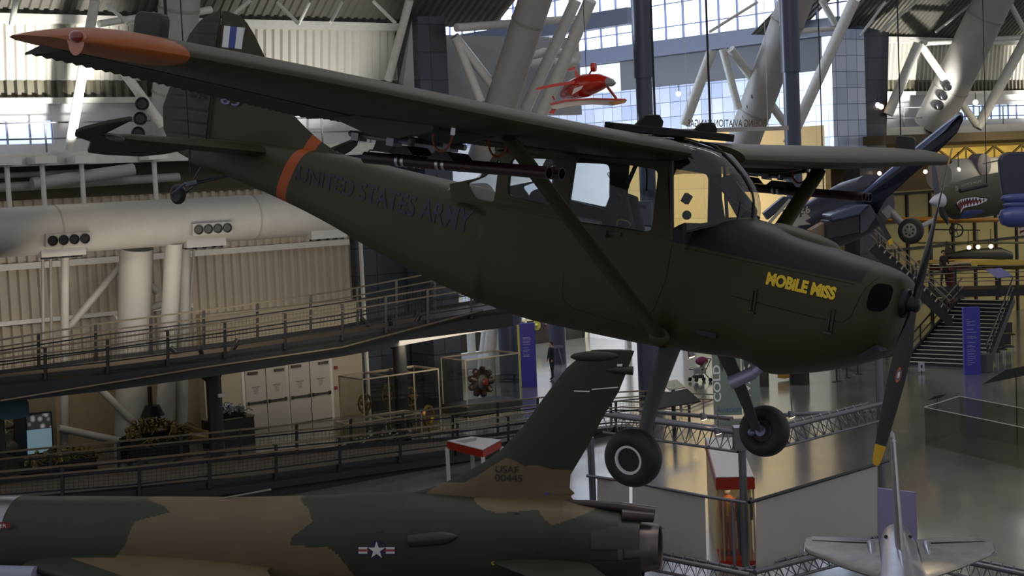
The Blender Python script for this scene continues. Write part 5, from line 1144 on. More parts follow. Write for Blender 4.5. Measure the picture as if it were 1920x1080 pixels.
for k in range(9):
    a = 2*math.pi*k/9; d_ = UU*math.cos(a)+Vector((0, 0, math.sin(a))); q = MB(); q.lathe(c+d_*.28, d_, [(0, .13)]+[(.03*j+.02, .15 if j % 2 else .12) for j in range(9)]+[(.32, .1), (.34, 0)], 14); q.build('cylinder', mat('cyl_brown', (74, 60, 54), .35, metal=.6), t, smooth=True)
q = MB(); q.lathe(c-VV*.25, -VV+UU*.3, [(0, 0), (0, .16), (.08, .12), (.1, 0)], 18); q.build('red_nose', mat('red_nose', (120, 24, 30), .4), t, smooth=True)
# ---- blue information pylons
blue = mat('sign_blue', (52, 50, 140), .45, emit=(40, 38, 150), es=.05)
def pylon(x, y0, y1, xw, lab, lines, side=None):
    p = FL(x, y1); d_ = (p-CAM).length; wd = xw/FPX*p.y; X = c_right.copy(); X.z = 0; X.normalize(); h = (y1-y0)/FPX*p.y*1.0
    t = thing('information_pylon', lab, 'sign', (p.x, p.y, 0), group=None); q = MB(); N = Vector((0, 0, 1)).cross(X)
    q.box(p+Vector((0, 0, h/2)), wd, .22, h, X, N); q.build('panel', blue, t)
    q = MB(); rr = random.Random(int(x))
    for k, (yy, wl) in enumerate(lines):
        zz = h*(1-yy); q.box(p-N*.115+X*(-wd*.32+wd*wl/2)+Vector((0, 0, zz)), wd*wl, .006, .022, X, N)
    q.build('text_lines', mat('sign_text', (150, 150, 200), .5), t); return p, X, N, wd, h, t
L1 = [(.18, .04), (.22, .48), (.24, .55), (.26, .5), (.285, .5), (.30, .45), (.33, .5), (.38, .35), (.42, .45), (.445, .3), (.49, .4), (.51, .42), (.52, .4)]
p, X, N, wd, h, t = pylon(993, 604, 725, 29, 'blue information pylon with pale text left of the dark column', L1)
q = MB(); q.box(p-X*wd*.58+Vector((0, 0, h*.49)), .1, .24, h*.97, X, N); q.build('yellow_edge', mat('pylon_yellow', (190, 185, 90), .5), t)
L2 = [(.18, .1), (.21, .5), (.235, .2), (.265, .5), (.325, .4), (.37, .6), (.43, .55), (.455, .6), (.52, .5), (.57, .3), (.585, .5), (.62, .4), (.65, .5), (.69, .45), (.73, .5), (.76, .5), (.79, .3), (.82, .45), (.85, .25)]
pylon(1823, 574, 702, 31, 'blue information pylon in front of the stairs', L2)
# ================================================================== STAIRS AND RIGHT WALKWAY
def stairs(a0, b0, a1, b1, n, name, lab):
    """a0,b0 bottom left/right ; a1,b1 top left/right"""
    t = thing(name, lab, 'staircase', (a0.x, a0.y, a0.z)); m_t = mat('tread_dark', (34, 34, 36), .5); 
    for k in range(n):
        s = k/n; s2 = (k+1)/n; A = a0.lerp(a1, s); B = b0.lerp(b1, s); A2 = a0.lerp(a1, s2); B2 = b0.lerp(b1, s2); z = a0.z+(a1.z-a0.z)*s2
        q = MB(); P = [Vector((p.x, p.y, z)) for p in (A, B, B2, A2)]; q.prism(P, (0, 0, -.05)); q.prism([Vector((A.x, A.y, z)), Vector((B.x, B.y, z)), Vector((B.x, B.y, z-.2)), Vector((A.x, A.y, z-.2))], (A2-A).normalized()*.02); st_ = q.build('step', m_t, t)
        q = MB(); q.bar(Vector((A.x, A.y, z+.005)), Vector((B.x, B.y, z+.005)), .06, .035); q.build('nosing', mat('nosing_pale', (190, 186, 170), .4), st_)
    for P, Q in ((a0, a1), (b0, b1)):
        q = MB(); q.bar(P+Vector((0, 0, .05)), Q+Vector((0, 0, .05)), .12, .38); q.build('stringer', MATS['stringer_dark'], t)
        q = MB(); q.bar(P+Vector((0, 0, 1.0)), Q+Vector((0, 0, 1.0)), .06, .06); q.bar(P+Vector((0, 0, .6)), Q+Vector((0, 0, .6)), .04, .04); q.build('handrail', rail_cap, t)
        for k in range(5):
            q = MB(); c = P.lerp(Q, (k+.2)/4.6); q.bar(c, c+Vector((0, 0, 1.0)), .06, .06, up=(1, 0, 0)); q.build('rail_post', dark_rail, t)
    return t
TZ = 2.55
stairs(FL(1697, 684), FL(1850, 691), FL(1806, 561, TZ), FL(1900, 563, TZ), 17, 'staircase', 'dark staircase rising behind the blue pylon at the right')
stairs(W(1790, 600, 72), W(1782, 606, 69), W(1640, 460, 72), W(1634, 466, 69), 14, 'staircase', 'upper dark flight coming down behind the propeller hub')
def walk(pa, pb, z, wd, lab, name='walkway', post=2.0):
    t = thing(name, lab, 'walkway', (pa.x, pa.y, z)); d = (pb-pa).normalized(); N = Vector((0, 0, 1)).cross(d); L = (pb-pa).length
    q = MB(); q.prism([pa, pb, pb+N*wd, pa+N*wd], (0, 0, -.35)); q.build('deck', MATS['stringer_dark'], t)
    for off in (0, wd):
        q = MB()
        for h in (.4, .8, 1.1): q.tube([pa+N*off+Vector((0, 0, h)), pb+N*off+Vector((0, 0, h))], .035 if h > 1 else .025, 8)
        q.build('handrail', rail_cap, t)
        for k in range(int(L/post)+1): q = MB(); c = pa+d*k*post+N*off; q.bar(c, c+Vector((0, 0, 1.1)), .08, .08, up=(1, 0, 0)); q.build('rail_post', dark_rail, t)
    for k in range(int(L/4)): q = MB(); c = pa+d*(k*4+1.5)+N*wd/2; q.bar(Vector((c.x, c.y, 0)), Vector((c.x, c.y, z-.35)), .2, .2, up=(1, 0, 0)); q.build('support_leg', black_steel, t)
    return t
a = FL(1712, 545, 2.75); b = FL(1945, 540, 2.75); walk(a, b, 2.75, 2.0, 'elevated walkway with railings at the right behind the stairs')
a = FL(1560, 470, 4.4); b = FL(1640, 468, 4.4); walk(a, b, 4.4, 2.5, 'stair landing platform beyond the nose of the olive aeroplane')
# overlook where visitors stand beyond the windshield
q = MB(); q.gbox(53.5, 54.2, 50.5, 60, 4.1, 4.4)
for v in (50.6, 59.8): q.gbox(53.7, 54.0, v-.1, v+.1, 0, 4.1)
one(q, 'overlook_deck', duct_paint, 'pale overlook deck carrying visitors seen through the windshield', 'walkway')
# ---------------- people
def person(p, h, face, top, legs, skin, hair, lab, pose=0):
    t = thing('person', lab, 'person', p); F_ = Vector((math.cos(face), math.sin(face), 0)); S_ = Vector((-F_.y, F_.x, 0)); k = h/1.75
    V_ = {}; E_ = []
    def P(n, f, s, z, r): V_[n] = (p+F_*f*k+S_*s*k+Vector((0, 0, z*k)), r*k)
    P('pel', 0, 0, .95, .14); P('waist', 0, 0, 1.10, .125); P('chest', 0, 0, 1.32, .15); P('neck', 0, 0, 1.49, .055); P('head', .02, 0, 1.58, .085); P('crown', .015, 0, 1.69, .075)
    for s, n in ((1, 'l'), (-1, 'r')):
        P('sh'+n, 0, s*.17, 1.42, .06); P('el'+n, .03-.02*pose, s*.24, 1.14, .042); P('wr'+n, .10+.15*pose, s*.22, .90+.15*pose, .03); P('ha'+n, .14+.2*pose, s*.21, .82+.2*pose, .035)
        P('hip'+n, 0, s*.09, .90, .10); P('kn'+n, .03*s, s*.10, .50, .065); P('an'+n, -.02+.08*s, s*.10, .09, .045); P('to'+n, .12+.08*s, s*.11, .04, .04)
        E_ += [('chest', 'sh'+n), ('sh'+n, 'el'+n), ('el'+n, 'wr'+n), ('wr'+n, 'ha'+n), ('pel', 'hip'+n), ('hip'+n, 'kn'+n), ('kn'+n, 'an'+n), ('an'+n, 'to'+n)]
    E_ += [('pel', 'waist'), ('waist', 'chest'), ('chest', 'neck'), ('neck', 'head'), ('head', 'crown')]
    names = list(V_); me = bpy.data.meshes.new('body'); inv = MW[t.name].inverted(); me.from_pydata([tuple(inv @ V_[n][0]) for n in names], [(names.index(a), names.index(b)) for a, b in E_], [])
    o = bpy.data.objects.new('body_src', me); COL.objects.link(o); sk = o.modifiers.new('s', 'SKIN'); 
    if not me.skin_vertices: 
        bm = bmesh.new(); bm.from_mesh(me); bm.verts.layers.skin.verify(); bm.to_mesh(me); bm.free()
    for i, n in enumerate(names): me.skin_vertices[0].data[i].radius = (V_[n][1], V_[n][1]); me.skin_vertices[0].data[i].use_root = (n == 'pel')
    sd = o.modifiers.new('d', 'SUBSURF'); sd.levels = sd.render_levels = 1
    dg = bpy.context.evaluated_depsgraph_get(); m2 = bpy.data.meshes.new_from_object(o.evaluated_get(dg)); bpy.data.objects.remove(o)
    for mm_ in (top, legs, skin): m2.materials.append(mm_)
    for pl in m2.polygons:
        c = pl.center; hz = c.z/k; r2 = math.hypot(c.x, c.y)/k
        pl.material_index = 2 if hz > 1.47 or (hz < .93 and r2 > .19 and hz > .7) else (1 if hz < .98 else 0); pl.use_smooth = True
    b = bpy.data.objects.new('body', m2); COL.objects.link(b); b.parent = t
    hm = MB(); c = p+Vector((0, 0, 1.655*k))-F_*.015*k; hm.sphere(c, .102*k, sc=(1, 1, .95), seg=12, rows=8)
    for v in hm.v:
        if (v-c).dot(F_) > .05*k and v.z < c.z+.03*k: v -= F_*.06*k
        if v.z < c.z-.06*k: v.z = c.z-.06*k
    hm.build('hair', hair, t, smooth=True); return t
sk1 = mat('skin_light', (190, 140, 115), .6); sk2 = mat('skin_tan', (140, 98, 76), .6); hd = mat('hair_dark', (28, 22, 20), .7); hb = mat('hair_brown', (70, 50, 36), .7)
tk = lambda n, c: mat(n, c, .8)
person(FL(1036, 712), 1.75, 3.6, tk('coat_black', (24, 24, 28)), tk('trousers_black', (28, 28, 32)), sk1, hd, 'person in black walking by the dark column right of the first blue pylon')
person(G(53.85, 56.4, 4.4), 1.75, 2, tk('shirt_navy', (30, 34, 60)), tk('trousers_black', (28, 28, 32)), sk1, hd, 'left visitor with dark hair seen through the windshield')
person(G(53.85, 55.3, 4.4), 1.8, 2.2, tk('coat_black', (24, 24, 28)), tk('trousers_black', (28, 28, 32)), sk2, hd, 'right visitor in black seen through the windshield')
person(FL(1621, 474, 4.4), 1.7, -1.9, tk('shirt_pale_blue', (130, 130, 170)), tk('trousers_grey', (70, 70, 76)), sk1, hb, 'person in a pale blue shirt on the stair landing', 1)
person(FL(1784, 541, 2.75)+Vector((-.1, .9, 0)), 1.85, -1.2, tk('coat_brown', (40, 34, 26)), tk('trousers_brown', (46, 38, 30)), sk2, hd, 'person in dark brown standing on the right walkway')
# ================================================================== FLOOR FURNITURE
def stanchion(x, y, lab):
    p = FL(x, y); t = thing('stanchion', lab, 'stanchion', p, group='belt stanchions on the floor'); q = MB(); q.lathe(p, (0, 0, 1), [(0, 0), (0, .2), (.03, .19), (.05, .05), (.06, 0)], 20); q.build('base', black_steel, t, smooth=True)
    q = MB(); q.tube([p, p+Vector((0, 0, .98))], .035, 12); q.build('post', black_steel, t, smooth=True)
for x, y, lab in ((1569, 716, 'nearest stanchion below the nose'), (1588, 709, 'stanchion just behind the nearest one'), (1608, 702, 'stanchion under the cowl chin'), (1584, 692, 'farthest stanchion, thin and small beyond the others')): stanchion(x, y, lab)
def drum(x, y, w_, h, m, lab, nm_='waste_bin'):
    p = FL(x, y); q = MB(); q.lathe(p, (0, 0, 1), [(0, 0), (0, w_), (h*.96, w_), (h, w_*.92), (h, 0)], 24); return one(q, nm_, m, lab, 'bin', smooth=True)
drum(1499, 720, .42, .85, black_steel, 'dark round bin under the cowl'); drum(1433, 724, .2, .7, mat('bin_brown', (50, 44, 40), .5), 'small brown bin right of the grey banner')
q = MB(); p = FL(1475, 712); q.box(p+Vector((0, 0, .35)), .7, .4, .5, UU, VV); one(q, 'floor_cart', mat('cart_yellow', (170, 130, 40), .5), 'low yellow cart left of the dark round bin', 'cart')
# stroller
p = FL(1312, 716); t = thing('stroller', 'dark stroller with a magenta hood on the pale floor', 'stroller', p)
for k, (a, b) in enumerate(((-.28, -.2), (-.28, .2), (.32, -.2), (.32, .2))):
    q = MB(); q.lathe(p+c_right*a+VV*b+Vector((0, 0, .1)), VV, [(-.03, 0), (-.03, .09), (.03, .09), (.03, 0)], 16); q.build('wheel', rubber, t, smooth=True)
q = MB(); R_ = Vector((1, 0, 0))
for b in (-.2, .2):
    q.tube([p+R_*-.28+VV*b+Vector((0, 0, .1)), p+R_*.15+VV*b+Vector((0, 0, .55)), p+R_*.38+VV*b+Vector((0, 0, 1.0))], .02, 6); q.tube([p+R_*.32+VV*b+Vector((0, 0, .1)), p+R_*.0+VV*b+Vector((0, 0, .5)), p+R_*-.3+VV*b+Vector((0, 0, .55))], .02, 6)
q.tube([p+R_*.38-VV*.2+Vector((0, 0, 1.0)), p+R_*.38+VV*.2+Vector((0, 0, 1.0))], .02, 6); q.build('frame', black_steel, t)
q = MB(); q.box(p+R_*.02+Vector((0, 0, .5)), .5, .4, .25); q.box(p+R_*.18+Vector((0, 0, .7)), .12, .4, .45, X=(.9, 0, -.4), Z=(.4, 0, .9)); q.build('seat', mat('seat_pale', (130, 134, 130), .7), t, bevel=.03)
q = MB(); q.sphere(p+R_*.12+Vector((0, 0, .9)), .28, sc=(1, .85, .7)); q.build('hood', mat('hood_magenta', (110, 22, 74), .6), t, smooth=True)
q = MB(); q.box(p+R_*-.05+Vector((0, 0, .24)), .45, .35, .12); q.build('basket', black_steel, t)
# reading panels
def reader(x, y, w_, d_, z, m, lab, nm_='reading_panel'):
    c = FL(x, y, z); t = thing(nm_, lab, 'sign', (c.x, c.y, 0)); q = MB(); q.box(c, w_, d_, .05, UU, (VV*.85+Vector((0, 0, .5))).normalized(), (Vector((0, 0, .85))-VV*.5).normalized()); q.build('panel', m, t); q = MB(); q.tube([Vector((c.x, c.y, 0 if z < 3 else 2.75)), c], .07, 10); q.build('pedestal', black_steel, t); return c
reader(1262, 748, 2.0, .75, 1.3, mat('reader_black', (26, 22, 22), .3), 'wide black tilted reading panel by the lower railing')
reader(1262, 722, .8, .5, 1.2, mat('reader_white', (180, 178, 160), .5), 'small white tilted reading panel behind the black one')
c = reader(1874, 512, 1.1, .7, 3.85, mat('reader_blue', (120, 120, 170), .5), 'pale blue reading panel on the right walkway rail')
q = MB(); c = FL(1728, 700, .0); t = thing('label_stand', 'small white numbered label stand on the floor before the stairs', 'sign', c); q.box(c+Vector((0, 0, .28)), .26, .04, .38); q.build('label_card', mat('label_white', (170, 170, 185), .5), t); q = MB(); q.tube([c, c+Vector((0, 0, .1))], .03, 8); q.box(c+Vector((0, -.025, .3)), .07, .01, .14); q.build('label_mark', black_steel, t)
# seats and bin right of the blue pylon
for k, (x, y, lab) in enumerate(((1863, 668, 'left seat of the row behind the blue pylon'), (1876, 663, 'middle seat of the row behind the blue pylon'), (1889, 658, 'right seat of the row behind the blue pylon'), (1874, 636, 'left seat of the far row right of the stairs'), (1892, 634, 'right seat of the far row right of the stairs'))):
    p = FL(x, y+10); t = thing('bench_seat', lab, 'chair', p, group='dark seats right of the stairs'); q = MB(); q.box(p+Vector((0, 0, .45)), .5, .5, .06); q.build('seat', mat('seat_dark', (34, 34, 42), .4), t, bevel=.02); q = MB(); q.box(p+Vector((0, .25, .75)), .5, .06, .5); q.build('backrest', MATS['seat_dark'], t, bevel=.02)
    for s in (-1, 1): q = MB(); q.tube([p+Vector((s*.2, 0, 0)), p+Vector((s*.2, 0, .45))], .025, 8); q.build('leg', chrome, t)
q = MB(); p = FL(1849, 698); q.box(p+Vector((0, 0, .4)), .45, .4, .8, UU, VV); one(q, 'grey_bin', mat('bin_grey', (64, 64, 66), .5), 'square grey bin beside the blue pylon', 'bin', bevel=.02)
# glass barrier and dark blade shapes on the right floor
t = thing('glass_barrier', 'low glass barrier with a bright top edge on the right floor', 'barrier', FL(1850, 830))
A = FL(1735, 835); B = FL(1960, 890); top = Vector((0, 0, 1.25)); C2 = FL(1800, 812)
for a, b in ((A, B), (A, C2+(C2-A)*.0), (C2, C2+(B-A)*.9)):
    q = MB(); q.prism([a, b, b+top, a+top], Vector((.0, .02, 0))); q.build('glass_pane', case_glass, t)
    q = MB(); q.tube([a+top, b+top], .015, 8); q.build('top_edge', mat('edge_pale', (190, 190, 180), .3), t)
for x, y, d_, lab in ((1757, 745, 55, 'dark leaf-shaped blade tip above the glass barrier'), (1905, 700, 50, 'dark wing tip entering at the right edge')):
    c = W(x, y, d_); s = .35 if x < 1800 else 1.1; q = MB(); q.prism([c+R_*a*s+Vector((0, 0, b*s)) for a, b in ((-1, -.28), (-.3, .12), (1.0, .3), (.4, -.05))], (0, .06, 0)); q.tube([c, Vector((c.x, c.y, 0))], .02, 6); one(q, 'pointed_exhibit', black_steel, lab, 'blade')
# banner COLD WAR / Aviation
p = FL(1384, 782); t = thing('exhibit_banner', 'tall grey-green exhibition banner reading COLD and Aviation under the olive aeroplane', 'sign', (p.x, p.y, 0))
bm_ = mat('banner_green', (128, 142, 132), .5); k_ = p.y/FPX; XR = Vector((1, 0, -.0)); 
def bp(x, y, off=0.0): return Vector((p.x+(x-1384)*k_, p.y-off, (782-y)*k_*1.0))
for x0, x1 in ((1340, 1392), (1395, 1427)):
    q = MB(); q.prism([bp(x0, 778), bp(x1, 778), bp(x1, 655), bp(x0, 655)], (0, .12, 0)); q.build('banner_panel', bm_, t)
q = MB(); q.tube([bp(1342, 782, -.3), bp(1342, 655, -.3)], .04, 8); q.tube([bp(1426, 782, -.3), bp(1426, 655, -.3)], .04, 8); q.build('banner_post', white_paint, t)
bt = mat('banner_letters', (238, 240, 244), .5)
text_map('banner_lettering', 'COLD', lambda a, b: bp(1353-14*b+.0, 751-70*a, .02), bt, t, bold=.02)
text_map('banner_lettering', 'WAR', lambda a, b: bp(1409-12*b, 751-70*a, .02), bt, t, bold=.02)
text_map('banner_lettering', 'Aviation', lambda a, b: bp(1343+46*a, 772-12*b, .02), mat('banner_blue', (96, 112, 160), .5), t)
for k, (x0, y0) in enumerate(((1352, 660), (1398, 665))):
    q = MB(); q.prism([bp(x0, y0, .01), bp(x0+18, y0, .01), bp(x0+16, y0+22, .01), bp(x0+9, y0+14, .01), bp(x0+5, y0+34, .01), bp(x0+1, y0+20, .01)], (0, -.015, 0)); q.build('jet_silhouette', mat('silhouette', (66, 70, 66), .5), t)
# display case with two flight suits
M0 = FL(1384, 1066); YD = Vector((M0.x, M0.y, 0)).normalized(); XD = Vector((YD.y, -YD.x, 0)); YD = (YD+XD*-.06).normalized(); A = M0-XD*.43; B = M0+XD*.43; hh = 2.15; Lc = 5.2
t = thing('flight_suit_case', 'tall lit case with an orange and a dark flight suit, red bands top and bottom', 'display case', A); wd = (B-A).length
def cb(a, b, z): return A+XD*a+YD*b+Vector((0, 0, z))
redm = mat('case_red', (150, 34, 18), .4); whm = mat('case_white', (176, 172, 172), .45); cre = mat('case_cream', (205, 185, 140), .5)
q = MB(); q.prism([cb(0, 0, 0), cb(wd, 0, 0), cb(wd, 1.2, 0), cb(0, 1.2, 0)], (0, 0, .18)); q.prism([cb(-.02, -.02, hh-.28), cb(wd+.02, -.02, hh-.28), cb(wd+.02, Lc, hh-.28), cb(-.02, Lc, hh-.28)], (0, 0, .27)); q.build('red_band', redm, t)
q = MB(); q.prism([cb(0, 0, hh), cb(wd, 0, hh), cb(wd, Lc, hh), cb(0, Lc, hh)], (0, 0, .02)); q.build('case_roof', whm, t)
q = MB(); q.prism([cb(0, 1.15, .15), cb(wd, 1.15, .15), cb(wd, 1.15, hh-.28), cb(0, 1.15, hh-.28)], YD*.05); q.prism([cb(0, 1.2, 0), cb(wd, 1.2, 0), cb(wd, Lc, 0), cb(0, Lc, 0)], (0, 0, hh-.28)); q.build('case_back', cre, t)
q = MB()
for a in (.02, .13, wd-.13, wd-.02): q.bar(cb(a, .03, .15), cb(a, .03, hh-.28), .035, .035, up=(1, 0, 0))
q.build('case_mullion', cre, t)
q = MB(); q.prism([cb(0, .01, .18), cb(wd, .01, .18), cb(wd, .01, hh-.28), cb(0, .01, hh-.28)], YD*.01); q.build('case_glass', case_glass, t)
l = bpy.data.lights.new('case_lamp', 'AREA'); l.size = .5; l.energy = 5; l.color = (1, .85, .6); lo = bpy.data.objects.new('case_lamp', l); COL.objects.link(lo); lo.location = cb(wd/2, .5, hh-.32)
fa = math.atan2(-YD.y, -YD.x)
def suit(a, m, hm_, lab, belt):
    c = cb(a, .6, .2); s = thing('flight_suit', lab, 'clothing', c); q = MB()
    F_ = -YD; S_ = XD
    q.loft([[c+S_*(w1*math.cos(t_))+F_*(d1*math.sin(t_))+Vector((0, 0, z)) for t_ in [2*math.pi*k/16 for k in range(16)]] for z, w1, d1 in ((.78, .15, .12), (.95, .14, .11), (1.15, .155, .13), (1.30, .17, .12), (1.38, .12, .09), (1.42, .06, .06))])
    for s_ in (-1, 1):
        q.tube([c+S_*s_*.07+Vector((0, 0, .85)), c+S_*s_*.075+Vector((0, 0, .45)), c+S_*s_*.08+Vector((0, 0, .08))], [.095, .075, .06], 12); q.tube([c+S_*s_*.15+Vector((0, 0, 1.33)), c+S_*s_*.19+Vector((0, 0, 1.05)), c+S_*s_*.17+F_*.06+Vector((0, 0, .82))], [.065, .05, .04], 10)
    q.build('suit_body', m, s, smooth=True)
    q = MB(); q.sphere(c+Vector((0, 0, 1.53)), .10, sc=(.9, .9, 1.15)); q.build('mannequin_head', mat('mannequin', (190, 170, 150), .6), s, smooth=True)
    q = MB(); q.sphere(c+Vector((0, 0, 1.60)), .12, sc=(1, 1, .7)); q.build('headgear', hm_, s, smooth=True)
    for s_ in (-1, 1): q = MB(); q.sphere(c+S_*s_*.08+F_*.05+Vector((0, 0, .05)), .08, X=F_, Y=S_, sc=(1.5, .7, .6)); q.build('boot', black_steel, s, smooth=True)
    q = MB(); q.box(c+F_*.12+Vector((0, 0, 1.15)), .05, .03, .45, S_, F_); q.build('strap', belt, s)
suit(wd*.30, mat('suit_orange', (176, 84, 24), .7), mat('cap_dark', (30, 28, 34), .6), 'orange flight suit on the left in the lit case', mat('vest_yellow', (180, 160, 30), .6))
suit(wd*.74, mat('suit_dark', (40, 38, 40), .7), mat('helmet_brown', (70, 56, 48), .5), 'dark flight suit on the right in the lit case', mat('vest_yellow2', (170, 150, 40), .6))
# ================================================================== LIGHTING FRAME, POLES AND GREY PARTITIONS
steel = mat('frame_steel', (112, 112, 120), .35, metal=.6)
def ptube(pts, d, r, name, lab, m=None, cat='pole', grp=None):
    q = MB(); q.tube([W(x, y, dd) for (x, y), dd in zip(pts, d)], r, 12); return one(q, name, m or steel, lab, cat, grp, smooth=True)
def trussbeam(a, b, drop, lab, back=.45, n=12, r=.055):
    """triangular lattice beam between a and b"""
    t = thing('lattice_beam', lab, 'truss', a); D = (b-a).normalized(); N = Vector((0, 0, 1)).cross(D)
    for off, rr_ in ((Vector(), r), (Vector((0, 0, -drop)), r*.6), (N*back+Vector((0, 0, -.05)), r*.7)):
        q = MB(); q.tube([a+off, b+off], rr_, 12); q.build('chord', steel, t, smooth=True)
    q = MB()
    for k in range(n):
        p0 = a.lerp(b, k/n); p1 = a.lerp(b, (k+.5)/n)+Vector((0, 0, -drop)); p2 = a.lerp(b, (k+1)/n); q.tube([p0, p1, p2], .014, 5); q.tube([p0+N*back, p1, p2+N*back], .012, 5)
    q.build('lattice', steel, t); return t
dF = 33.5
trussbeam(W(1130, 777, 36), W(1382, 811, dF), .42, 'lattice beam running left from the pole behind the wheels')
trussbeam(W(1470, 802, dF), W(1660, 755, 37), .40, 'lattice beam running right behind the propeller blade')
trussbeam(W(1100, 1018, 33), W(1405, 1078, 31.5), .3, 'lattice beam along the bottom below the small grey boards', n=14); trussbeam(W(1415, 1073, 31.5), W(1705, 1000, 35), .3, 'lattice beam along the bottom left of the silver jet', n=14)
trussbeam(W(1745, 1040, 31), W(1960, 1085, 30), .3, 'lattice beam at the lower right corner', n=10)
ptube([(1200, 770), (1372, 785)], (38, 34), .05, 'cross_tube', 'slim pale tube behind the lattice beam at the wheels', None, 'pole'); ptube([(1470, 778), (1640, 770)], (38, 39), .05, 'cross_tube', 'slim pale tube behind the right lattice beam', None, 'pole')
p = W(1390, 812, dF); zt_ = p.z; q = MB(); q.tube([p+Vector((0, 0, .1)), Vector((p.x, p.y, 0))], .085, 14); q.box(p+Vector((0, -.0, -.1)), .35, .35, .5); one(q, 'support_pole', steel, 'grey steel pole rising in front of the flight suit case', 'pole', smooth=True)
p = W(1107, 820, 34); q = MB(); q.tube([p, Vector((p.x, p.y, 0))], .075, 12); one(q, 'support_pole', steel, 'grey steel pole left of the near wheel', 'pole', smooth=True)
p = W(1651, 800, 37); q = MB(); q.tube([p+Vector((0, 0, 2.2)), Vector((p.x, p.y, 0))], .09, 12); one(q, 'support_pole', steel, 'grey steel pole just right of the yellow propeller tip', 'pole', smooth=True)
def board(P, d, lab, m):
    q = MB(); q.prism([W(x, y, dd) for (x, y), dd in zip(P, d)], Vector((0, .05, 0))); t = None; return one(q, 'partition_board', m, lab, 'board', 'grey partition boards')
gb = mat('partition_grey', (176, 173, 168), .6, noise=.04, nscale=.8)
board([(1120, 895), (1180, 904), (1180, 1035), (1120, 1020)], (34, 33.5, 33.5, 34), 'left small grey board beside the near wheel', gb)
board([(1186, 905), (1322, 934), (1325, 1058), (1186, 1036)], (33.5, 32.5, 32.5, 33.5), 'grey board between the near wheel and the flight suit case', gb)
board([(1418, 943), (1645, 872), (1645, 1005), (1418, 1068)], (32, 36, 36, 32), 'large grey board right of the flight suit case', gb)
ptube([(1100, 892), (1180, 903), (1322, 931), (1400, 943)], (34, 33.6, 32.4, 31.8), .035, 'partition_rail', 'rail along the top of the small grey boards', None, 'rail'); ptube([(1405, 942), (1665, 864)], (31.8, 36.4), .04, 'partition_rail', 'dark rail along the top of the large grey board', black_steel, 'rail')
ptube([(1372, 938), (1378, 1075)], (32, 32), .03, 'partition_post', 'slim post in front of the orange flight suit', None, 'post')
for x, y, d, lab in ((1320, 785, 34, 'left of the small lamps clamped to the lattice beam'), (1347, 812, 33.8, 'lamp clamped under the left lattice beam end'), (1485, 781, 36, 'lamp clamped near the right lattice beam'), (1297, 668, 60, 'small bright lamp under the near landing gear')):
    c = W(x, y, d); t = thing('clamp_lamp', lab, 'lamp', c, group='small exhibit lamps'); s = d/34; q = MB(); q.lathe(c, (c_right*.3-Vector((0, 0, 1))).normalized(), [(-.14*s, 0), (-.14*s, .05*s), (0, .08*s), (.01, .07*s), (-.01, 0)], 14); q.tube([c+Vector((0, 0, .1)), c+Vector((0, 0, .45*s))], .015, 6); q.build('lamp_body', steel, t, smooth=True)
    q = MB(); q.lathe(c, (c_right*.3-Vector((0, 0, 1))).normalized(), [(0, 0), (0, .065*s), (.02*s, .06*s), (.025*s, 0)], 14); q.build('lamp_glass', mat('lamp_glow', (255, 220, 170), .5, emit=(255, 214, 160), es=6), t)
# red and white kiosk behind the fin
z = 1.25; K = [FL(838, 828, z), FL(884, 820, z), FL(940, 826, z), FL(905, 845, z)]; t = thing('red_rimmed_kiosk', 'white topped kiosk with a red rim left of the fighter fin', 'kiosk', (K[0].x, K[0].y, 0))
q = MB(); q.prism(K, (0, 0, -.22)); q.build('red_rim', redm, t); q = MB(); q.prism([k+Vector((0, 0, .01)) for k in K], (0, 0, .02)); q.build('white_top', whm, t)
q = MB(); 
for k in K: q = MB(); q.bar(k-Vector((0, 0, .2)), Vector((k.x, k.y, 0)), .12, .12, up=(1, 0, 0)); q.build('kiosk_leg', whm, t)
q = MB(); c = (K[0]+K[2])/2
for i in range(4): q.bar(c+UU*(-.5)+VV*(.25-.12*i)+Vector((0, 0, .035)), c+UU*(.3-.1*i)+VV*(.25-.12*i)+Vector((0, 0, .035)), .03, .005)
q.build('kiosk_text', mat('kiosk_text', (90, 86, 90), .6), t)
# concourse beyond the opening: white frames, counters, badges, leaning columns, machine
for x0, y0, x1, y1, r, v, lab in ((925, 700, 931, 585, .45, 60, 'wide white column at the opening'), (905, 740, 930, 585, .26, 57.5, 'white leaning column nearest the dark fin'), (915, 745, 938, 580, .28, 56, 'pale blue leaning column with a square foot')):
    a = ONV(x0, y0, v); a.z = 0; q = MB(); q.tube([a, ONV(x1, y1, v)+Vector((0, 0, 2))], r, 16); q.box(a+Vector((0, 0, .15)), .9, .9, .3, UU, VV); one(q, 'leaning_column', white_paint, lab, 'column', smooth=True)
t = thing('concourse_counter', 'long dark counter with white framing beyond the opening', 'counter', G(52, 66, 0)); q = MB(); q.gbox(46, 59, 65.6, 66.2, 0, 1.35); q.build('counter_base', mat('counter_dark', (42, 34, 26), .5), t); q = MB(); 
for k in range(6): a = G(47+k*2.2, 65.4, 0); q.bar(a, a+UU*.4+Vector((0, 0, 4.4)), .12, .12)
for z in (1.4, 3.3, 4.4): q.bar(G(46, 65.4, z), G(59.5, 65.4, z), .12, .15)
q.gbox(46, 59, 65.5, 65.6, 3.4, 4.3); q.build('counter_frame', mat('frame_cream', (206, 204, 176), .5), t)
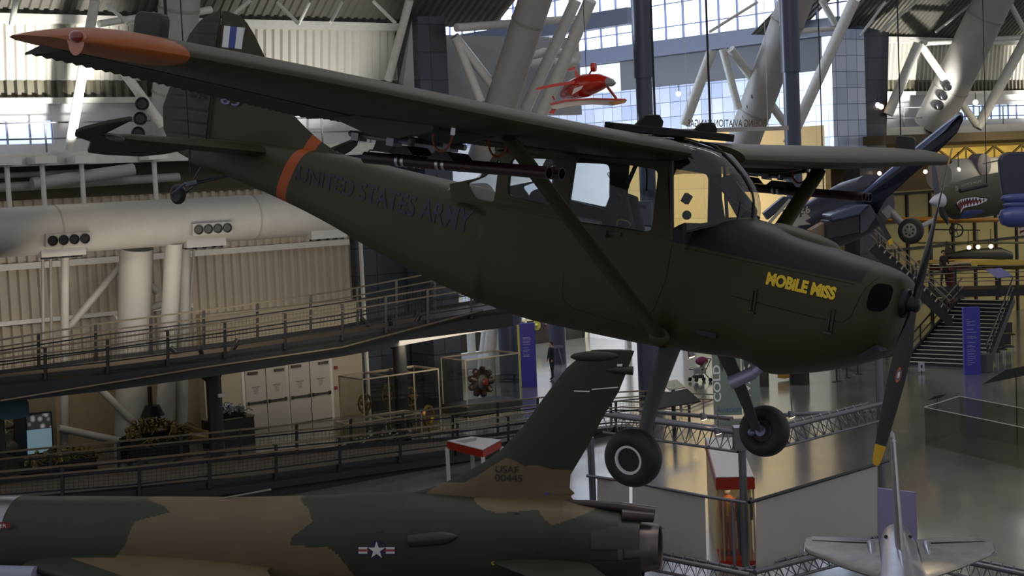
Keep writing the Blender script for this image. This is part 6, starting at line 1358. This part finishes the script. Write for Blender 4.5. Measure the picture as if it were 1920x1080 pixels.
for k, (x, y, c_, lab) in enumerate(((933, 619, (120, 40, 36), 'round red badge on the white concourse frame'), (1006, 610, (130, 130, 50), 'round green badge right of the blue pylon'), (1024, 609, (60, 40, 46), 'dark badge on the concourse frame'))):
    q = MB(); q.lathe(ONV(x, y, 65.2), VV, [(-.04, 0), (-.04, .26), (.04, .26), (.04, 0)], 20); q.sphere(ONV(x, y, 65.1), .1, seg=8, rows=5); one(q, 'round_badge', mat('badge%d' % k, c_, .5), lab, 'badge', smooth=True)
q = MB(); a = ONV(1030, 700, 62); q.gbox(56, 57, 58, 66, 0, 3.3); one(q, 'white_partition', white_wall, 'white partition beyond the fighter fin top', 'wall')
t = thing('white_machine', 'white machine with a curved pipe left of the leaning columns', 'machine', FL(880, 700)); c = FL(880, 700); q = MB(); q.box(c+Vector((0, 0, .6)), 1.8, .8, .7, UU, VV); q.build('machine_body', white_paint, t, bevel=.05); q = MB(); q.tube([c+UU*.2+Vector((0, 0, .6)), c+UU*.2+Vector((0, 0, 2.0)), c+UU*.5+Vector((0, 0, 2.3)), c+UU*.9+Vector((0, 0, 2.0))], .2, 12); q.build('machine_pipe', white_paint, t, smooth=True)
q = MB(); a = ONV(1046, 650, 57.5); q.box(a, .45, .3, .12, UU, VV); q.tube([a, Vector((a.x+.2, a.y, 0))], .03, 6); one(q, 'counter_lamp', steel, 'slim lamp stand right of the dark column', 'lamp')
# right bay exhibits: red edged case, yellow wing, white wheel frame
q = MB(); c = FL(1781, 496, 3.6); q.box(c, 1.7, 1.2, .5, UU, VV); q.tube([Vector((c.x, c.y, 0)), c], .2, 8); one(q, 'red_edged_table', mat('table_red', (96, 30, 18), .5), 'red sided table behind the person on the right walkway', 'table')
q = MB(); c = FL(1781, 494, 3.86); q.box(c, 1.72, 1.22, .03, UU, VV); one(q, 'table_sheet', mat('sheet_cream', (190, 176, 130), .5), 'cream sheet on the red sided table', 'sheet')
for x, y, d, w_, h, lab, c_ in ((1755, 412, 78, 3.0, .35, 'orange-yellow wing hung on the right wall', (170, 112, 30)), (1820, 492, 80, 2.6, .4, 'pale lit wing under the grey monoplane on the right', (190, 160, 100)), (1895, 495, 76, 1.8, .5, 'yellow aircraft part at the right edge behind the walkway', (170, 140, 50)), (1850, 455, 82, 4.0, .12, 'grey monoplane wing with lamps in the right bay', (80, 84, 60))):
    c = W(x, y, d); q = MB(); q.loft([[c+c_right*(s*w_)+Vector((0, a*.9*(1-.3*abs(s)), b*h*(1-.4*abs(s)))) for a, b in ((-1, 0), (-.5, .5), (.5, .4), (1, 0), (.5, -.4), (-.5, -.5))] for s in (-1, -.5, 0, .5, 1)]); one(q, 'hung_wing', mat('wing_%d' % x, c_, .5), lab, 'aeroplane wing', smooth=True)
c = W(1840, 480, 81); t = thing('dark_monoplane', 'small dark monoplane on display in the right bay', 'aeroplane', c); q = MB(); q.tube([c-c_right*1.9, c-c_right*.6, c+c_right*1.0, c+c_right*1.6], [.12, .38, .45, .2], 14); q.build('fuselage', mat('mono_dark', (40, 44, 36), .4), t, smooth=True)
q = MB(); q.prism([c-c_right*1.9+Vector((0, 0, .1)), c-c_right*1.4+Vector((0, 0, .1)), c-c_right*1.8+Vector((0, 0, .8))], (0, .08, 0)); q.build('fin', MATS['mono_dark'], t)
q = MB(); c = W(1793, 432, 78); q.lathe(c, (0, 1, 0), [(-.04, .30), (-.04, .36), (.04, .36), (.04, .30), (-.04, .30)], 24)
for k in range(5): q.tube([c, c+(Vector((1, 0, 0))*math.cos(k*1.257)+Vector((0, 0, math.sin(k*1.257))))*.33], .02, 5)
q.tube([c+Vector((-1.2, 0, .1)), c+Vector((1.2, 0, -.05))], .03, 6); one(q, 'wheel_exhibit', black_steel, 'dark spoked wheel hung below the shark-mouth plane', 'wheel', smooth=True)
for x, y, c_ in ((1617, 318, 0), (1649, 325, 1), (1735, 322, 2), (1797, 318, 3), (1817, 464, 4), (1834, 463, 5), (1858, 462, 6), (1645, 197, 7), (1829, 192, 8), (1652, 200, 9), (1272, 176, 10)):
    lab = ['bright ceiling lamp just below the far wing', 'second ceiling lamp right of the far strut', 'small lamp left of the propeller tip on the brown duct', 'small lamp near the round disc', 'left of three lamps over the grey monoplane', 'middle of three lamps over the grey monoplane', 'right of three lamps over the grey monoplane', 'white spot on the upper gallery', 'orange spot lamp high beside the right chord', 'second white spot on the upper gallery', 'round lamp on the tiled entrance wall'][c_]
    c = W(x, y, 79 if c_ != 10 else 84); t = thing('spot_lamp', lab, 'lamp', c, group='small lamps in the right bay' if c_ < 7 else None)
    q = MB(); q.sphere(c, .11 if c_ < 7 else .14); q.build('bulb', mat('lamp_warm' if c_ != 7 else 'lamp_cold', (255, 220, 180), .5, emit=(255, 222, 180) if c_ != 7 else (230, 220, 255), es=3), t, smooth=True)
    q = MB(); q.tube([c+Vector((0, 0, .1)), c+Vector((0, 0, .9 if c_ < 7 else .5))], .02, 6); q.build('stem', black_steel, t)
# round duct mouth disc on the right duct
q = MB(); c = ONV(1838, 309, 48.6); q.lathe(c, -VV, [(-.4, 0), (-.4, .58), (.25, .58), (.27, .55), (.27, 0)], 36)
one(q, 'round_duct_mouth', mat('disc_lilac', (98, 95, 106), .6), 'pale round disc on the duct above the shark-mouth plane', 'duct', smooth=True)
for v_ in (): pass
# ================================================================== HANGING AEROPLANES BEYOND
nav = mat('sea_blue_paint', (34, 40, 56), .35, noise=.1, nscale=2); nav2 = mat('sea_blue_dark', (20, 22, 32), .4)
def axis_loft(pts, radii, seg=24, flat=1.0):
    q = MB(); q.tube(pts, radii, seg); return q
cp = W(1545, 408, 38); t = thing('dark_blue_fighter', 'dark blue naval fighter hanging behind the nose, wing raised to the right', 'aeroplane', cp); A = W(1395, 495, 41); B = W(1640, 372, 36.5); D = (B-A).normalized()
q = axis_loft([A, A.lerp(B, .3), A.lerp(B, .6), A.lerp(B, .85), B], [.28, .55, .68, .70, .60]); q.build('fuselage', nav, t, smooth=True)
def slab(P, d, th, nm_, m, par, off=Vector((0, 1, 0)), bevel=0): q = MB(); q.prism([W(x, y, dd) for (x, y), dd in zip(P, d if isinstance(d, (list, tuple)) else [d]*len(P))], off*th); return q.build(nm_, m, par, bevel=bevel)
slab([(1590, 388), (1640, 345), (1700, 295), (1760, 247), (1798, 217), (1806, 215), (1808, 224), (1795, 250), (1745, 300), (1700, 340), (1662, 375), (1646, 402), (1625, 412)], [37, 36, 34.5, 33, 32, 32, 32, 32.2, 33.5, 34.6, 35.6, 36.4, 37], .28, 'outer_wing', nav, t, Vector((.2, 1, .3)), .05)
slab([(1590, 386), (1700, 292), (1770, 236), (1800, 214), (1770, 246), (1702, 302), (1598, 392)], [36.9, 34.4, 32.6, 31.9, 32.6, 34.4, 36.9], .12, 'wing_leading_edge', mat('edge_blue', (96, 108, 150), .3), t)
slab([(1556, 404), (1605, 385), (1632, 383), (1612, 404), (1560, 416)], 35.5, 1.0, 'wing_root_top', mat('root_sheen', (54, 62, 92), .25), t, bevel=.04)  # bluish highlight of the upper face put into its colour
slab([(1552, 414), (1612, 402), (1612, 438), (1552, 450)], 35.6, .9, 'wing_root', nav2, t, bevel=.03); slab([(1613, 402), (1632, 384), (1644, 404), (1625, 432), (1613, 438)], 35.6, .8, 'folded_wing_edge', mat('edge_grey', (52, 54, 66), .4), t)
slab([(1520, 432), (1550, 415), (1550, 452), (1545, 458)], 36.0, .5, 'gull_panel', mat('gull_tan', (118, 96, 80), .6), t)
slab([(1652, 397), (1668, 385), (1682, 400), (1664, 410)], 36.2, .12, 'gear_door', mat('door_grey', (130, 132, 134), .5), t)
q = MB(); q.tube([W(1670, 398, 36.3), W(1692, 420, 36.1), W(1706, 430, 36)], [.10, .08, .06], 12); q.tube([W(1720, 428, 36), W(1752, 412, 37.5)], .06, 8); q.build('gear_leg', mat('leg_grey', (120, 118, 116), .4), t, smooth=True)
c = W(1708, 433, 35.9); ax = (W(1716, 430, 34.5)-c).normalized(); ax = (Vector((-.55, -.8, .12))).normalized()
q = MB(); q.lathe(c, ax, [(-.09, .16), (-.10, .24), (-.07, .29), (0, .31), (.07, .29), (.10, .24), (.09, .16)], 30); wl = q.build('wheel', rubber, t, smooth=True)
q = MB(); q.lathe(c, ax, [(-.06, 0), (-.06, .17), (.10, .17), (.105, .15), (.095, .03), (.11, 0)], 24); q.build('wheel_hub', mat('hub_cream', (120, 120, 110), .4), wl, smooth=True)
for k in range(7):
    a_ = ax.orthogonal().normalized(); b_ = ax.cross(a_); q = MB(); q.sphere(c+ax*.10+(a_*math.cos(k*.9)+b_*math.sin(k*.9))*.10, .025, seg=8, rows=5); q.build('hub_hole', black_steel, wl)
slab([(1640, 405), (1648, 402), (1672, 446), (1664, 452)], 35.6, .06, 'propeller_blade', blk, t); slab([(1664, 452), (1672, 446), (1675, 456), (1668, 460)], 35.6, .06, 'blade_tip', yel, t)
q = MB(); q.sphere(W(1602, 352, 38), .5, X=D, Y=Vector((0, 1, 0)), Z=D.cross(Vector((0, 1, 0))), sc=(1.2, .6, .5)); q.build('canopy', mat('canopy_dark', (18, 20, 24), .15), t, smooth=True)
def fdec(P, m, nm_, d=36.2): q = MB(); q.prism([W(x, y, d) for x, y in P], (0, .01, 0)); return q.build(nm_, m, t)
wire([W(1545, 390, 38), W(1545, 390, 38)+Vector((0, 0, 9))], .015, 'thin wire holding the dark blue fighter'); wire([W(1690, 300, 34.4), W(1690, 300, 34.4)+Vector((0, 0, 9))], .015, 'thin wire at the raised wing of the dark blue fighter')
mw = mat('faded_white_marking', (150, 146, 138), .6)
CXs, CYs = 1487, 414
fdec([(CXs+(34 if k % 2 == 0 else 13)*math.sin(math.pi*k/5+.5), CYs-(34 if k % 2 == 0 else 13)*math.cos(math.pi*k/5+.5)) for k in range(10)], mw, 'star_insignia', 37.6-.9)
fdec([(1432, 425), (1480, 372), (1484, 376), (1436, 430)], mw, 'fin_stripe', 36.6); fdec([(1491, 414), (1512, 400), (1520, 408), (1498, 421)], mw, 'insignia_bar', 36.1)
text_map('number_lettering', '56', lambda a, b: W(1504+16*a-4*b, 406-9*a-12*b, 36.0), mw, t, bold=.03)
slab([(1432, 400), (1470, 368), (1490, 372), (1440, 412)], 39, .3, 'tailplane', nav, t)
# shark-mouth plane
t = thing('shark_mouth_plane', 'olive fighter with a painted shark mouth hanging at the right', 'aeroplane', W(1820, 370, 50)); A = W(1743, 379, 50); B = W(1960, 345, 54); D = (B-A).normalized()
gn = mat('curtiss_olive', (58, 60, 38), .5, noise=.1, nscale=2); N_ = (CAM-A).normalized(); N_ = (N_-D*N_.dot(D)).normalized(); Uq = D.cross(N_)*-1
if Uq.z < 0: Uq = -Uq
q = MB(); q.tube([A, A+D*.12, A+D*.35, A+D*.55], [.02, .09, .19, .26], 24); q.build('spinner', mat('spinner_white', (196, 196, 210), .35), t, smooth=True)
L_ = (B-A).length; q = MB(); R = []
for s, r, dz in ((.54, .27, 0), (.62, .36, -.02), (1.2, .55, -.06), (1.9, .60, -.06), (2.8, .66, -.04), (L_, .68, 0)):
    c = A+D*s+Uq*dz; R.append([c+N_*(r*.8*math.cos(a))+Uq*(r*(1.0 if math.sin(a) > 0 else 1.12)*math.sin(a)) for a in [2*math.pi*k/30 for k in range(30)]])
q.loft(R); q.build('fuselage', gn, t, smooth=True)
R2 = []
for s, r, dz in ((1.15, .20, -.42), (1.3, .27, -.44), (2.2, .30, -.42), (L_, .33, -.42)):
    c = A+D*s+Uq*dz; R2.append([c+N_*(r*1.3*math.cos(a))+Uq*(r*math.sin(a)) for a in [2*math.pi*k/24 for k in range(24)]])
q = MB(); q.loft(R2); q.build('blue_belly', mat('belly_blue', (62, 70, 128), .4), t, smooth=True)
def sdec(P, m, nm_, d=49.0): q = MB(); q.prism([W(x, y, d) for x, y in P], (0, .01, 0)); return q.build(nm_, m, t)
mouth = [(1790, 384), (1798, 376), (1812, 370), (1830, 368), (1848, 370), (1856, 372), (1848, 379), (1836, 386), (1822, 388), (1810, 391), (1803, 400), (1800, 403), (1796, 396)]
sdec(mouth, mat('mouth_black', (20, 16, 22), .5), 'mouth_outline', 49.05); sdec([(1822+(x-1822)*.86, 383+(y-383)*.72) for x, y in mouth], mat('mouth_red', (96, 30, 40), .5), 'mouth_red', 49.0)
def teeth(P, n, up):
    for k in range(n):
        s = k/n; i = s*(len(P)-1); j = int(i); f_ = i-j; a = Vector((*P[j], 0)).lerp(Vector((*P[j+1], 0)), f_); i2 = (k+1)/n*(len(P)-1)*.999; j2 = int(i2); b = Vector((*P[j2], 0)).lerp(Vector((*P[j2+1], 0)), i2-j2); m_ = (a+b)/2
        q = MB(); q.prism([W(a.x, a.y, 48.95), W(b.x, b.y, 48.95), W(m_.x, m_.y+(6 if up else -7), 48.95)], (0, .01, 0)); q.build('tooth', MATS['spinner_white'], t)
teeth([(1794, 380), (1800, 375), (1813, 371), (1830, 370), (1852, 373)], 12, True); teeth([(1801, 400), (1806, 390), (1820, 387), (1836, 384), (1850, 376)], 10, False)
text_map('nose_name', "LOPE'S HOPE", lambda a, b: W(1803+38*a, 350-8*a-5*b, 49.0), mw, t); text_map('nose_figure', '5', lambda a, b: W(1791+6*a, 357-8*b, 49.1), mw, t)
q = MB(); q.tube([W(1800, 358, 49), W(1850, 347, 49.4)], [.07, .06], 10); q.build('exhaust_stack', black_steel, t, smooth=True)
q = MB(); c = A+D*.42; q.loft([[c+(W(x, y, 50)-W(1766, 372, 50))*1.0+Vector((a*w_, 0, 0)) for a in (-1, -.3, 1, .3)] for x, y, w_ in ((1766, 372, .06), (1763, 340, .10), (1759, 310, .07), (1758, 302, .02))]); q.build('propeller_blade', mat('blade_pale', (110, 110, 130), .4), t)
q = MB(); q.loft([[c+(W(x, y, 50)-W(1766, 372, 50))+Vector((a*w_, b*.04, 0)) for a, b in ((-1, 0), (0, 1), (1, 0), (0, -1))] for x, y, w_ in ((1770, 378, .10), (1778, 400, .13), (1784, 412, .06), (1785, 417, .01))]); q.build('propeller_blade', blk, t)
# blue plane at the right edge
t = thing('blue_float_plane', 'blue aeroplane cut by the right edge, tail panel above two rounded blue floats', 'aeroplane', W(1900, 350, 44)); bl1 = mat('float_blue', (66, 74, 132), .35); bl2 = mat('tail_navy', (38, 42, 62), .45)
slab([(1874, 300), (1879, 290), (1892, 285), (1935, 284), (1935, 372), (1882, 370), (1876, 330)], 44, .25, 'tail_panel', bl2, t, bevel=.06)
for y0, r0, x0, nm_ in ((372, .13, 1876, 'float'), (384, .10, 1880, 'float'), (407, .29, 1872, 'float')):
    q = MB(); a = W(x0, y0, 43.5); q.tube([a, a+c_right*.08, a+c_right*.3, a+c_right*2+Vector((0, 0, .05))], [.02, r0*.7, r0, r0*1.1], 18); q.build(nm_, bl1, t, smooth=True)
q = MB(); q.tube([W(1872, 301, 44), W(1843, 307, 43)], [.02, .01], 6); q.build('tail_probe', black_steel, t)
t = thing('striped_flag', 'red and white striped flag corner at the right edge', 'flag', W(1915, 430, 60))
for k in range(4): slab([(1911+k*.5, 424+k*5), (1935, 414+k*5), (1935, 418+k*5), (1911+k*.5, 428+k*5)], 60, .03, 'stripe', mat('flag_red', (90, 22, 34), .7) if k % 2 == 0 else mat('flag_pale', (170, 160, 160), .7), t)
# red aerobatic biplane, inverted
t = thing('red_aerobatic_biplane', 'small red biplane hanging upside down before the bright entrance wall', 'aeroplane', W(1095, 165, 56)); red = mat('gloss_red', (196, 36, 22), .25, coat=.5); pal = mat('wing_cream', (205, 190, 180), .4)
d0 = 56
q = MB(); q.tube([W(1060, 178, 58), W(1075, 168, 57), W(1100, 160, 56), W(1125, 154, 55.2), W(1140, 153, 54.8)], [.22, .38, .42, .30, .16], 20); q.build('fuselage', red, t, smooth=True)
q = MB(); q.tube([W(1138, 153.5, 54.9), W(1147, 155, 54.6), W(1154, 156, 54.4)], [.16, .14, .03], 14); q.build('spinner', mat('spinner_grey', (150, 150, 156), .3), t, smooth=True)
q = MB(); q.prism([W(1061, 172, 56.5), W(1080, 154, 56), W(1106, 156, 55.6), W(1090, 178, 56), W(1078, 184, 56.4)], (0, .25, 0)); q.build('fuselage_side', red, t, bevel=.03)
for P_, m_, nm_ in (([(1003, 168), (1010, 163), (1050, 155), (1078, 152), (1082, 156), (1050, 161), (1012, 168)], red, 'lower_wing'), ([(1033, 194), (1060, 187), (1110, 183.5), (1168, 185), (1176, 188), (1172, 193), (1150, 198), (1110, 196), (1070, 199), (1036, 206)], pal, 'upper_wing'), ([(1030, 194), (1060, 187), (1110, 183.5), (1172, 185), (1176, 188), (1110, 186.5), (1062, 190), (1032, 197)], red, 'wing_leading_edge')):
    slab(P_, 56 if nm_ != 'wing_leading_edge' else 55.95, .25, nm_, m_, t, Vector((0, 1, .05)))
slab([(1140, 191), (1173, 187.5), (1172, 193), (1152, 197)], 55.9, .05, 'gold_tip', mat('tip_gold', (176, 130, 60), .4), t); slab([(1076, 166), (1094, 160), (1090, 167), (1072, 178)], 55.3, .03, 'white_flash', pal, t)
slab([(1077, 128), (1090, 146), (1079, 150)], 56.5, .08, 'fin', red, t); slab([(1063, 130), (1078, 124), (1079, 130), (1068, 133)], 56.5, .25, 'tailplane', red, t)
q = MB(); q.lathe(W(1113, 126, 55.4), (.9, -.3, 0), [(-.08, 0), (-.08, .15), (0, .17), (.08, .15), (.08, 0)], 16); q.build('wheel_spat', red, t, smooth=True); q = MB(); q.tube([W(1110, 131, 55.4), W(1103, 142, 55.8), W(1096, 146, 56)], .03, 6); q.tube([W(1139, 163, 55), W(1155, 184, 55.6)], .05, 6); q.tube([W(1036, 180, 57), W(1040, 188, 57)], .03, 6); q.build('strut', red, t)
q = MB(); q.sphere(W(1122, 151, 55.2), .2, sc=(1.2, 1, .9)); q.build('canopy', mat('canopy_pale', (190, 190, 200), .15), t, smooth=True)
slab([(1028, 212), (1035, 204), (1043, 204), (1038, 214)], 56, .1, 'pylon_panel', red, t)
wire([W(1100, 160, 56), W(1100, 160, 56)+Vector((0, 0, 6))], .012, 'thin wire holding the red biplane'); wire([W(1850, 345, 51), W(1850, 345, 51)+Vector((0, 0, 9))], .015, 'thin wire holding the shark-mouth plane')
spot('ramp_warm_fill', G(17.5, 44, 10), G(21, 48, 5), 260, (1, .72, .4), 80, .1)  # warm spot added to gild the ramp rails, no fitting there
